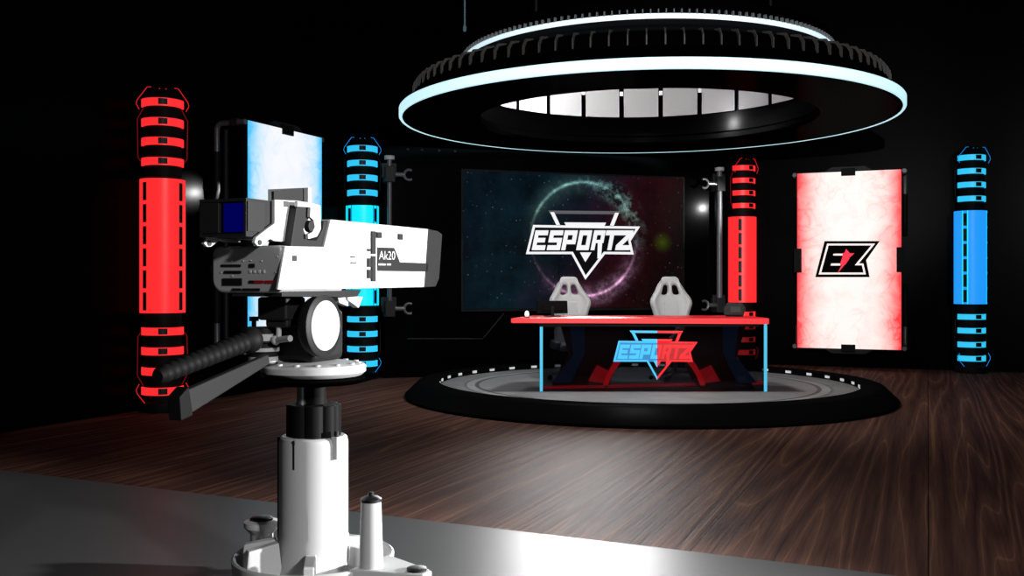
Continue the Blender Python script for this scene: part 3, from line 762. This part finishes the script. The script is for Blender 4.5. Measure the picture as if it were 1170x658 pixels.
# ------------------------------------------------------------------ gaming chairs
def chair(label, px, Y, rz):
    c = at(px, 360, Y)
    t = thing('gaming_chair', label, 'chair', (c.x, c.y, SZ), rz, 'gaming chairs behind the desk')
    # backrest: grid surface with two openings, solidified
    rows = [(.46, .20, .02), (.56, .215, .03), (.70, .205, .035), (.82, .215, .04), (.93, .245, .05), (1.00, .275, .06), (1.06, .27, .055), (1.12, .225, .04), (1.18, .185, .03), (1.25, .158, .02), (1.32, .135, .012), (1.365, .085, .0)]
    cols = [-1, -.86, -.60, -.16, 0, .16, .60, .86, 1]
    bm = bmesh.new(); G = []
    for (z, w, d) in rows:
        rr = []
        for s in cols:
            e = max(0, abs(s) - .55) / .45
            y = .10 + (z - .46) * .16 - d * 1.5 * e * e
            rr.append(bm.verts.new((s * w, y, z - (.02 if abs(s) > .9 and z > 1.3 else 0))))
        G.append(rr)
    for i in range(len(rows) - 1):
        for j in range(len(cols) - 1):
            if i in (7, 8) and j in (2, 5): continue
            bm.faces.new((G[i][j], G[i][j + 1], G[i + 1][j + 1], G[i + 1][j]))
    for f in bm.faces: f.smooth = True
    me = bpy.data.meshes.new('backrest'); bm.to_mesh(me); bm.free(); me.materials.append(M['chair'])
    bk = bpy.data.objects.new('backrest', me); COL.objects.link(bk); bk.parent = t
    so = bk.modifiers.new('s', 'SOLIDIFY'); so.thickness = .085; so.offset = 0
    ss = bk.modifiers.new('d', 'SUBSURF'); ss.levels = 2; ss.render_levels = 2
    # centre insert
    ins = MB(); ins.prism([(-.10, .065, .55), (.10, .065, .55), (.095, .125, 1.03), (-.095, .125, 1.03)], (0, .03, 0)); ins.build('centre_pad', M['chair'], bk, bevel=.012)
    st = MB(); st.box(-.25, .25, -.38, .12, .40, .49); st.build('seat', M['chair'], t, bevel=.04, seg=3)
    for sx in (-1, 1):
        MB().box(sx * .27 - .045, sx * .27 + .045, -.36, .10, .42, .53).build('seat_bolster', M['chairgrey'], t, bevel=.03, seg=3)
        ar = MB().box(sx * .33 - .03, sx * .33 + .03, -.05, .03, .36, .68).build('armrest', M['blackmatte'], t, bevel=.01)
        MB().box(sx * .33 - .05, sx * .33 + .05, -.22, .12, .68, .71).build('arm_pad', M['darkgrey'], ar, bevel=.012)
    MB().box(-.32, .32, -.10, .06, .355, .40).build('mechanism', M['blackmatte'], t, bevel=.008)
    MB().rod((0, -.06, .10), (0, -.06, .36), .028).build('gas_column', M['steel'], t)
    for k in range(5):
        a = 2 * PI * k / 5 + .3; dx, dy = math.cos(a), math.sin(a)
        sp = MB(); n = Vector((-dy, dx, 0))
        p0_ = Vector((0, -.06, 0)); p1_ = p0_ + Vector((dx, dy, 0)) * .31
        sp.prism([p0_ - n * .035 + Vector((0, 0, .085)), p0_ + n * .035 + Vector((0, 0, .085)), p1_ + n * .02 + Vector((0, 0, .06)), p1_ - n * .02 + Vector((0, 0, .06))], (0, 0, .035))
        o = sp.build('base_spoke', M['white'], t, bevel=.006)
        w_ = MB(); w_.rod(p1_ - n * .022 + Vector((0, 0, .03)), p1_ + n * .022 + Vector((0, 0, .03)), .03, n=14); w_.rod(p1_ + Vector((0, 0, .03)), p1_ + Vector((0, 0, .075)), .008, n=8)
        w_.build('caster', M['blackmatte'], o)
    return t
chair('white gaming chair behind the desk, left one, partly hidden by the black monitor', 654, 13.05, R(10))
chair('white gaming chair behind the desk, right one, in front of the screen edge', 770, 13.05, R(6))

# ------------------------------------------------------------------ broadcast camera on its pedestal
AX = Vector((-.850, 4.241, 0))
CA = thing('broadcast_camera', 'white studio broadcast camera with box lens on a pedestal at the front left', 'camera', AX, -TH)
def cl_(q):
    d = Vector(q) - AX; return Vector((d.dot(U), d.dot(V), d.z))
NU = U
def side(px, py, x):                       # photo pixel -> local point on the plane local x = const
    return cl_(on_plane(px, py, AX + U * x, U))
def rear(px, py, y):                       # photo pixel -> local point on the plane local y = const
    return cl_(on_plane(px, py, AX + V * y, V))
XS = .14                                   # right side plane of body and lens
XL = XS - .336
YR = -.42                                  # rear plane
# rear body: grey rounded block
def rrect(x0, x1, z0, z1, rl, rr_, y, n=6):
    pts = []
    for cx, cz, r, a0 in ((x0 + rl, z0 + rl, rl, 180), (x1 - rr_, z0 + rr_, rr_, 270), (x1 - rr_, z1 - rr_, rr_, 0), (x0 + rl * .6, z1 - rl * .6, rl * .6, 90)):
        for k in range(n + 1):
            a = R(a0 + 90 * k / n); pts.append(Vector((cx + r * math.cos(a), y, cz + r * math.sin(a))))
    return pts
zb0 = rear(250, 334.5, YR).z; zt0 = rear(300, 280.5, YR).z
body = MB().prism(rrect(XL, XS - .004, zb0, zt0, .055, .02, YR), (0, .44, 0)).build('rear_body', M['bodygrey'], CA, bevel=.012, seg=3)
# buttons on the rear panel
def rbox(x0, y0, x1, y1, mt, name, par, d=.006):
    pts = [rear(x0, y0, YR - d), rear(x1, y0, YR - d), rear(x1, y1, YR - d), rear(x0, y1, YR - d)]
    return pts
Z = lambda a, b: (220 + a / 7.3125, 270 + b / 7.3125)
def zb_(x0, y0, x1, y1, name, mt, d=.005):
    a = Z(x0, y0); b = Z(x1, y1)
    MB().prism([rear(a[0], a[1], YR - d), rear(b[0], a[1], YR - d), rear(b[0], b[1], YR - d), rear(a[0], b[1], YR - d)], (0, d + .002, 0)).build(name, mt, body, smooth=0)
for i in range(6): zb_(240 + i * 27, 234, 240 + i * 27 + 24, 254, 'button', M['button'])
for i in range(5): zb_(265 + i * 28, 287, 265 + i * 28 + 25, 310, 'button', M['button'])
for i in range(8): zb_(250 + i * 20.5, 350, 250 + i * 20.5 + 14, 410, 'connector', M['button'])
zb_(472, 228, 515, 260, 'button', M['button']); zb_(472, 368, 508, 392, 'button', M['button'])
for x0, x1 in ((330, 400), (415, 490), (498, 558)): zb_(x0, 434, x1, 454, 'socket', M['button'])
for x0, x1 in ((512, 590), (605, 672)): zb_(x0, 368, x1, 392, 'tally_button', M['redbutton'])
for x in (472, 508, 545, 585): zb_(x, 282, x + 16, 305, 'switch', M['labelwhite'], .004)
for x, y in ((326, 210), (420, 205), (484, 200), (574, 205), (705, 170), (692, 300), (235, 300), (330, 330)): zb_(x - 5, y - 5, x + 5, y + 5, 'screw', M['labelwhite'], .004)
# white side shell (rear part) with the slanted rear edge
def sprism(px, x, dx, name, mt, par, bevel=.0, seg=2):
    pts = [side(a, b, x) for a, b in px]
    return MB().prism(pts, (dx, 0, 0)).build(name, mt, par, bevel=bevel, seg=seg)
sh = sprism([(326, 281), (378, 282), (377, 330.5), (317.5, 331)], XS + .006, -.012, 'side_shell', M['white'], CA, .004)
# box lens
lens = sprism([(369.5, 286), (378, 250.5), (491, 261.8), (486, 328), (370, 330.5)], XS, -.285, 'box_lens', M['white'], CA, .004)
hd = MB()
pts = [side(489.5, 261.5, XS + .003), side(500.5, 264, XS + .003), side(505.5, 267.5, XS + .003), side(502, 318, XS + .003), side(498, 327.5, XS + .003), side(485, 328.2, XS + .003)]
hd.prism(pts, (-.291, 0, 0)); hood = hd.build('lens_hood', M['charcoal'], lens, bevel=.004)
# front glass of the lens
q = side(498, 296, XS); MB().rod((XS - .145, q.y - .04, q.z), (XS - .145, q.y - .004, q.z), .10, n=32).build('front_glass', M['blackgloss'], hood)
lb = MB()
lb.prism([side(a, b, XS + .003) for a, b in ((431.5, 282.5), (450.5, 283.2), (457, 299.5), (490, 300.8), (488.5, 310.3), (431.5, 309.5))], (-.006, 0, 0))
lbl = lb.build('lens_label', M['charcoal'], lens, smooth=0)
# lettering
def text_mesh(body_, p00, p10, height, x, par, name, mt):
    cu = bpy.data.curves.new(name, 'FONT'); cu.body = body_; cu.size = 1; cu.extrude = 0
    to = bpy.data.objects.new(name, cu); COL.objects.link(to)
    dg = bpy.context.evaluated_depsgraph_get(); ev = to.evaluated_get(dg)
    me = bpy.data.meshes.new_from_object(ev)
    bpy.data.objects.remove(to); 
    xs = [v.co.x for v in me.vertices]; ys = [v.co.y for v in me.vertices]
    w = max(xs) - min(xs); h = max(ys) - min(ys); xm, ym = min(xs), min(ys)
    for v in me.vertices:
        a = (v.co.x - xm) / w; b = (v.co.y - ym) / h
        v.co = Vector((x, p00.y + (p10.y - p00.y) * a, p00.z + (p10.z - p00.z) * a + height * b))
    me.materials.append(mt)
    o = bpy.data.objects.new(name, me); COL.objects.link(o); o.parent = par
    return o
p00 = side(433, 296.5, XS + .0042); p10 = side(451.5, 296.8, XS + .0042); hh = side(433, 286.5, XS + .0042).z - p00.z
text_mesh('Ak20', p00, p10, hh, XS + .0042, lbl, 'lettering', M['labelwhite'])
for a, b in ((432.5, 440.5), (442, 446.8)):
    MB().prism([side(a, 301, XS + .0042), side(b, 301.1, XS + .0042), side(b, 303.2, XS + .0042), side(a, 303, XS + .0042)], (-.003, 0, 0)).build('small_print', M['labelwhite'], lbl, smooth=0)
for poly in (((425.3, 264), (429.5, 264.3), (429.5, 290.2), (425.3, 290)), ((425.3, 292.4), (429.5, 292.6), (429.5, 321.5), (425.3, 321.3)),
             ((421, 284.2), (424, 284.4), (424, 287), (421, 286.8)), ((421, 295), (424.6, 295.2), (424.6, 305), (421, 304.8)), ((421, 308), (424.6, 308.2), (424.6, 318), (421, 317.8)),
             ((431.5, 265), (436.5, 265.3), (436.5, 272), (431.5, 271.7)), ((456, 267), (460.5, 267.3), (460.5, 274), (456, 273.7)),
             ((334.2, 292), (339.2, 292), (339.2, 298.2), (334.2, 298.2)), ((402, 292.8), (406, 293), (406, 294.2), (402, 294)), ((402, 299.5), (407.5, 299.6), (407.5, 300.8), (402, 300.7))):
    MB().prism([side(a, b, XS + .008) for a, b in poly], (-.010, 0, 0)).build('side_slot', M['button'], lens, smooth=0)
# dark bracket over the rear body and behind the lens
bk = MB()
bk.prism([side(a, b, XS - .012) for a, b in ((339, 235.5), (354, 236), (353, 250), (347, 262), (352, 274), (362, 274), (369, 262), (370, 252), (378.5, 252), (372.5, 284), (332, 282.5))], (-.05, 0, 0))
bk.prism([side(a, b, XS - .212) for a, b in ((339, 235.5), (354, 236), (353, 250), (347, 262), (352, 274), (362, 274), (372, 262), (377.5, 254), (372.5, 283), (332, 282.5))], (-.05, 0, 0))
brk = bk.build('viewfinder_bracket', M['charcoal'], CA, bevel=.004)
kc = side(354.5, 258.5, XS - .005)
MB().rod((XS - .02, kc.y, kc.z), (XS + .004, kc.y, kc.z), .024, n=24).build('tilt_knob', M['charcoal'], brk, bevel=.003)
# viewfinder
XV = XS - .064; XVL = XV - .2175
zv0 = side(282, 270, XV).z; zv1 = side(282, 226, XV).z
yv0 = side(281, 250, XV).y; yv1 = side(313, 250, XV).y; yv2 = side(365, 250, XV).y
vf = MB().box(XVL, XV, yv1, yv2 - .05, zv0, zv1).build('viewfinder', M['white'], CA, bevel=.012, seg=3)
hw = .012
h2 = MB()
h2.box(XVL, XV, yv0, yv1, zv1 - hw, zv1); h2.box(XVL, XV, yv0, yv1, zv0, zv0 + hw)
h2.box(XVL, XVL + hw, yv0, yv1, zv0 + hw, zv1 - hw); h2.box(XV - hw, XV, yv0, yv1, zv0 + hw, zv1 - hw)
h2.build('hood', M['darkgrey'], vf, smooth=0)
MB().box(XVL + hw, XV - hw, yv0 + .02, yv0 + .03, zv0 + hw, zv1 - hw).build('screen_bezel', M['blackmatte'], vf, smooth=0)
xa = rear(254.5, 250, yv0).x; xb = rear(250, 250, yv0).x
MB().box(xa, XV - .004, yv0 + .004, yv0 + .018, zv0 + .018, zv1 - .018).build('screen', M['bluescreen'], vf, smooth=0)
MB().box(XVL + .003, xb, yv0 - .002, yv0 + .018, zv0 + .014, zv1 - .014).build('control_plate', M['darkgrey'], vf, bevel=.003)
# the lit grey plate on the hood's right side
MB().prism([(XV + .001, side(282, 240, XV).y, zv0 + .02), (XV + .001, side(301, 240, XV).y, zv0 + .02), (XV + .001, side(301, 240, XV).y, zv1 - .012), (XV + .001, side(282, 240, XV).y, zv1 - .012)], (.004, 0, 0)).build('hood_plate', M['charcoal'], vf, smooth=0)
# visor on top
vs = MB()
vs.prism([side(a, b, XV - .02) for a, b in ((313, 229), (313, 218.5), (352, 214.5), (352, 230))], (-.012, 0, 0))
vs.build('top_flap', M['charcoal'], vf, smooth=0)
fr_ = MB()
fr_.prism([side(a, b, XV) for a, b in ((352, 214.3), (355.5, 214.5), (356, 231), (352, 231))], (-.2, 0, 0))
fr_.build('flap_end', M['white'], vf, smooth=0)
# yokes both sides
for x, d in ((XV + .018, -.016), (XVL - .002, -.016)):
    yk = MB()
    ya = [(314, 233), (334, 234), (331, 276.5), (314, 275.5), (309, 273), (299, 281), (294.5, 281), (291, 277), (293, 271), (305, 261.5), (314, 255)]
    yk.prism([side(a, b, XV + .018) + Vector((x - XV - .018, 0, 0)) for a, b in ya], (d, 0, 0))
    yk.prism([side(a, b, XV + .018) + Vector((x - XV - .018, 0, 0)) for a, b in ((314, 228), (340, 229), (354, 231.5), (354, 236.5), (334, 235.5), (314, 235))], (d, 0, 0))
    y_ = yk.build('yoke_arm', M['white'], vf, bevel=.003)
    c = side(296.5, 277, XV + .018); cx = x + .001
    MB().rod((cx - .004, c.y, c.z), (cx + .003, c.y, c.z), .010, n=14).build('pivot', M['button'], y_)
HK = ((340, 229.5), (356, 231.5), (366.5, 234.5), (367, 262), (362.5, 270.5), (352.5, 273.2), (352, 267.5), (357.5, 265), (360, 259), (358.5, 251.5), (354.5, 248), (355, 237), (340, 236))
MB().prism([side(a, b, XS + .006) for a, b in HK], (-.016, 0, 0)).build('carry_hook', M['white'], vf, bevel=.003)
# underside wedge plate
wp = sprism([(322, 331.3), (413, 331), (409, 338.5), (400, 339.5), (322, 339)], XS - .01, -.24, 'wedge_plate', M['charcoal'], CA, .003)
# ---- tilt head
def hz(py): return EYE - (py - CY) * AX.y / FPX
hb = MB()
hb.box(-.115, .03, -.24, -.10, hz(364), hz(338.5)); hb.box(-.09, .02, -.22, -.12, hz(372), hz(360))
hb.build('head_block', M['charcoal'], CA, bevel=.012)
hb = MB(); hb.box(-.12, .08, -.12, .12, hz(412), hz(352)); hb.build('head_body', M['darkgrey'], CA, bevel=.03, seg=3)
# tilt drum with white disc, axis along local x
wc = side(372, 372, .135)
dr = MB().revolve((.075, wc.y, wc.z), (1, 0, 0), [(0, .10), (.004, .118), (.03, .130), (.053, .130), (.057, .122)], 48).build('tilt_drum', M['darkgrey'], CA)
MB().revolve((.128, wc.y, wc.z), (1, 0, 0), [(0, .104), (.008, .104), (.012, .099)], 48).build('drum_disc', M['white'], dr)
sprism([(397, 338.5), (415, 339), (410, 352), (398, 343)], .10, -.03, 'head_cheek', M['white'], CA, .002)
sprism([(386, 339), (398, 339.5), (398, 350), (388, 346)], .09, -.03, 'head_cheek', M['white'], CA, .002)
# small white pillar and stepped pan lock on the left
MB().rod((-.035, -.20, hz(386)), (-.035, -.20, hz(356)), .011).build('lock_pin', M['white'], CA)
pk = MB(); c = Vector((-.10, -.17, 0))
pl_ = MB()
pl_.lathe([(.001, hz(413)), (.060, hz(413)), (.060, hz(400)), (.066, hz(400)), (.066, hz(393)), (.052, hz(393)), (.052, hz(389)), (.072, hz(389)), (.072, hz(378)), (.058, hz(378)), (.058, hz(373)), (.045, hz(372)), (.001, hz(372))], 28, c=(-.135, -.17, 0))
plk = pl_.build('pan_lock', M['darkgrey'], CA)
for z0, z1, r in ((387, 379.5, .0735), (399, 395, .0675), (411, 405, .0615)):
    MB().lathe([(r - .004, hz(z0)), (r, hz(z0)), (r, hz(z1)), (r - .004, hz(z1)), (r - .004, hz(z0))], 28, c=(-.135, -.17, 0)).build('lock_band', M['white'], plk)
kn = MB(); kn.rod((-.19, -.16, hz(375)), (-.19, -.16, hz(362)), .010); kn.rod((-.19, -.16, hz(366)), (-.19, -.16, hz(361)), .020); kn.rod((-.19, -.16, hz(375)), (-.13, -.165, hz(376)), .012); kn.build('lock_knob', M['darkgrey'], CA)
sw = MB(); sw.rod((-.05, -.20, hz(386)), (.05, -.24, hz(383)), .013); sw.ball((-.05, -.20, hz(386)), .02); sw.build('drag_lever', M['white'], CA)
# turntable discs
MB().lathe([(.001, hz(431)), (.17, hz(431)), (.205, hz(428)), (.222, hz(424)), (.222, hz(418)), (.215, hz(415.5)), (.15, hz(412.5)), (.001, hz(412))], 64).build('turntable', M['white'], CA, smooth=30)
MB().lathe([(.001, hz(437)), (.20, hz(437)), (.272, hz(432)), (.276, hz(430)), (.262, hz(428.8)), (.18, hz(428.8)), (.001, hz(428.8))], 64).build('lower_disc', M['blackgloss'], CA, smooth=30)
for k in range(14):
    a = 2 * PI * k / 14; MB().rod((.19 * math.cos(a), .19 * math.sin(a), hz(415)), (.19 * math.cos(a), .19 * math.sin(a), hz(413)), .012, n=12).build('turntable_bolt', M['white'], CA)
# post, clamp, column
MB().rod((.01, 0, hz(470)), (.01, 0, hz(434)), .045, n=28).build('post', M['blackmatte'], CA)
MB().rod((-.035, -.04, hz(470)), (-.035, -.04, hz(436)), .020, n=20).build('chrome_rod', M['steel'], CA)
ck = MB()
for a, r, rr_ in ((-145, .07, .046), (-100, .07, .044), (-55, .075, .044), (-15, .08, .04), (30, .07, .046), (75, .07, .046), (130, .07, .046), (180, .075, .044)):
    ck.rod((r * math.cos(R(a)), r * math.sin(R(a)), hz(502)), (r * math.cos(R(a)), r * math.sin(R(a)), hz(461)), rr_, n=20)
ck.rod((0, 0, hz(502)), (0, 0, hz(464)), .075, n=24)
ck.build('clamp_collar', M['blackmatte'], CA, bevel=.004)
MB().lathe([(.001, hz(497)), (.10, hz(497)), (.132, hz(497)), (.141, hz(499)), (.146, hz(504)), (.146, hz(609)), (.150, hz(612)), (.150, hz(640)), (.16, hz(650)), (.001, hz(650))], 72).build('column', M['white'], CA, smooth=30)
MB().box(-.004, .004, -.1475, -.14, hz(530), hz(498)).build('column_groove', M['button'], CA, smooth=0)
lg_ = MB(); lg_.box(.125, .155, -.06, -.02, hz(520), hz(495)); lg_.build('latch', M['white'], CA, bevel=.003)
MB().rod((.14, -.04, hz(495)), (.14, -.04, hz(489)), .010, n=12).build('latch_knob', M['button'], CA)
# side pipe on the dark side
MB().rod((-.152, -.03, hz(640)), (-.152, -.03, hz(500)), .012, n=12).build('cable_pipe', M['blackmatte'], CA)
# base bowl
BZ0, BZT = .085, hz(633)
MB().lathe([(.001, BZ0), (.30, BZ0), (.325, BZ0 + .02), (.342, BZT - .012), (.342, BZT), (.334, BZT + .006), (.322, BZT), (.320, BZT - .02), (.30, BZ0 + .06), (.18, BZ0 + .075), (.001, BZ0 + .075)], 96).build('base_bowl', M['white'], CA, smooth=30)
for a in (-150, -125, -60, 20, 75, 140, 190):
    d = Vector((math.cos(R(a)), math.sin(R(a)), 0)); n = Vector((-d.y, d.x, 0)) * .022
    f = MB(); zt2 = hz(613) if a in (-150, -125) else hz(622)
    pts = [d * .14 + Vector((0, 0, BZ0 + .06)), d * .305 + Vector((0, 0, BZ0 + .06)), d * .29 + Vector((0, 0, zt2 - .02)), d * .16 + Vector((0, 0, zt2))]
    f.prism([p - n for p in pts], n * 2); f.build('gusset', M['white'], CA, bevel=.005)
# cable post at the right inside the bowl
pp = rear(424, 600, -.10)
cp = MB().lathe([(.001, BZ0 + .07), (.052, BZ0 + .07), (.048, .30), (.041, hz(559)), (.036, hz(557.5)), (.001, hz(557))], 32, c=(pp.x, -.10, 0)).build('cable_post', M['white'], CA, smooth=30)
MB().lathe([(.001, hz(559)), (.043, hz(559.5)), (.043, hz(556.5)), (.028, hz(554)), (.012, hz(553)), (.012, hz(549.5)), (.001, hz(549))], 24, c=(pp.x, -.10, 0)).build('post_cap', M['button'], cp)
for x, y in ((.19, -.22), (.235, -.17), (-.19, -.20)):
    MB().rod((x, y, BZ0 + .06), (x, y, BZ0 + .115), .022, n=12).build('bowl_bolt', M['button'], CA)
# three outrigger feet
for a, z1 in ((-8, hz(630)), (128, hz(627)), (268, .20)):
    d = Vector((math.cos(R(a)), math.sin(R(a)), 0)); n = Vector((-d.y, d.x, 0))
    o = MB()
    pts = [d * .30 - n * .13, d * .56 - n * .05, d * .60 - n * .03, d * .60 + n * .03, d * .56 + n * .05, d * .30 + n * .13]
    o.prism([p + Vector((0, 0, z1 - .055)) for p in pts], (0, 0, .055))
    o.prism([d * .44 - n * .05 + Vector((0, 0, .12)), d * .60 - n * .045 + Vector((0, 0, .12)), d * .60 + n * .045 + Vector((0, 0, .12)), d * .44 + n * .05 + Vector((0, 0, .12))], (0, 0, z1 - .15))
    ft = o.build('outrigger', M['white'], CA, bevel=.008)
    MB().lathe([(.001, z1 - .001), (.040, z1 - .001), (.040, z1 + .010), (.030, z1 + .014), (.001, z1 + .014)], 24, c=tuple(d * .545)).build('cap', M['button'], ft)
    cw = d * .53 + Vector((0, 0, .06))
    w_ = MB(); w_.revolve(cw - n * .025, n, [(0, .045), (.006, .06), (.044, .06), (.05, .045)], 24); w_.box(cw.x - .02, cw.x + .02, cw.y - .02, cw.y + .02, .06, .14)
    w_.build('caster', M['blackmatte'], ft)
# left lug with black cap (rear left of the bowl)
q = rear(299, 612, .05); lx = q.x
lu = MB(); lu.lathe([(.001, .12), (.050, .12), (.050, hz(620)), (.078, hz(612)), (.078, hz(606)), (.055, hz(604)), (.001, hz(604))], 28, c=(lx, .05, 0))
lug = lu.build('lug', M['white'], CA, smooth=30)
MB().lathe([(.001, hz(604.5)), (.050, hz(604.5)), (.050, hz(602)), (.040, hz(600.5)), (.001, hz(600))], 24, c=(lx, .05, 0)).build('lug_cap', M['button'], lug)
# ---- pan handles pointing back to the left
g0 = cl_(at(291, 386, 3.98)); g1 = cl_(at(180, 430, 3.40)); d = (g1 - g0); Lg = d.length
prof = [(0, .030), (.02, .052), (.05, .054), (.07, .040)]
nr = 13; t0 = .08; step = (Lg - t0 - .02) / nr
for k in range(nr):
    rr_ = .040 - .008 * k / nr
    prof += [(t0 + k * step, rr_ * .82), (t0 + (k + .25) * step, rr_), (t0 + (k + .75) * step, rr_), (t0 + (k + .98) * step, rr_ * .82)]
prof += [(Lg - .015, .030), (Lg, .022)]
gp = MB().revolve(g0, d, prof, 24).build('pan_grip', M['blackmatte'], CA, smooth=50)
a0_ = Vector((-.15, -.17, hz(393)))
MB().rod(a0_, g0 + d.normalized() * .01, .016, n=14).build('grip_rod', M['white'], CA)
b0_ = cl_(at(308, 410, 4.02)); b1_ = cl_(at(216, 461, 3.52)); dd = (b1_ - b0_).normalized(); sdn = Vector((0, 0, 1)); sw_ = dd.cross(sdn).normalized(); up = sw_.cross(dd)
ba_ = MB()
ba_.prism([b0_ + up * .020, b0_ - up * .022, b1_ - up * .040, b1_ + up * .050], sw_ * .03)
bar = ba_.build('pan_bar', M['charcoal'], CA, bevel=.006)
be = MB().prism([b1_ + up * .065 - sw_ * .012, b1_ - up * .045 - sw_ * .012, b1_ - up * .040 + dd * .07 - sw_ * .012, b1_ + up * .045 + dd * .06 - sw_ * .012], sw_ * .054).build('bar_clamp', M['blackmatte'], bar, bevel=.006)
MB().rod((-.14, -.17, hz(409)), b0_ + dd * .02 + sw_ * .015, .015, n=14).build('bar_rod', M['white'], CA)

# ------------------------------------------------------------------ lights
def point(name, loc, power, radius=0.0, col=(1, 1, 1)):
    l = bpy.data.lights.new(name, 'POINT'); l.energy = power; l.shadow_soft_size = radius; l.color = col
    o = bpy.data.objects.new(name, l); o.location = loc; COL.objects.link(o); return o
def spot(name, loc, target, power, angle, blend=.6, radius=.1):
    l = bpy.data.lights.new(name, 'SPOT'); l.energy = power; l.spot_size = R(angle); l.spot_blend = blend; l.shadow_soft_size = radius
    o = bpy.data.objects.new(name, l); o.location = loc; COL.objects.link(o)
    o.rotation_euler = (Vector(target) - Vector(loc)).to_track_quat('-Z', 'Y').to_euler(); return o
spot('key_light', (4.4, -2.5, 4.0), (.3, 7.0, .9), 1500, 110, .5, .25)
spot('side_light', (6.0, 4.0, 1.75), (-.6, 4.5, 1.3), 4300, 40, .5, .1)
spot('ring_fill', (.2, -2.0, 2.9), (1.5, 9.6, 3.75), 3300, 34, .7, .05)  # added unseen spot that whitens the front of the ring
spot('stage_lamp', (SCX - .5, SCY - 1.75, RZ + .8), (SCX - .2, SCY - .6, 0), 480, 120, .6, .3)
point('drum_lamp', (SCX - 1.25, SCY + .75, RZ + .70), 110)
spot('wall_lamp', (-3.18, 12.02, 2.536), (-3.765, 11.73, 2.48), 130, 46, 1, 0)
spot('backdrop_lamp', (4.2, 15.3, 2.75), at(796, 239, 16.2), 110, 50, .8, 0)
spot('floor_lamp', (1.0, 13.2, 2.55), (.3, 5.2, 0), 2900, 30, .9, 1.0)

W = bpy.data.worlds.new('world'); SC.world = W; W.use_nodes = True
W.node_tree.nodes['Background'].inputs[0].default_value = (0, 0, 0, 1)
SC.view_settings.view_transform = 'Standard'; SC.view_settings.look = 'None'
SC.view_settings.gamma = 1; SC.view_settings.use_curve_mapping = False; SC.view_settings.exposure = 0
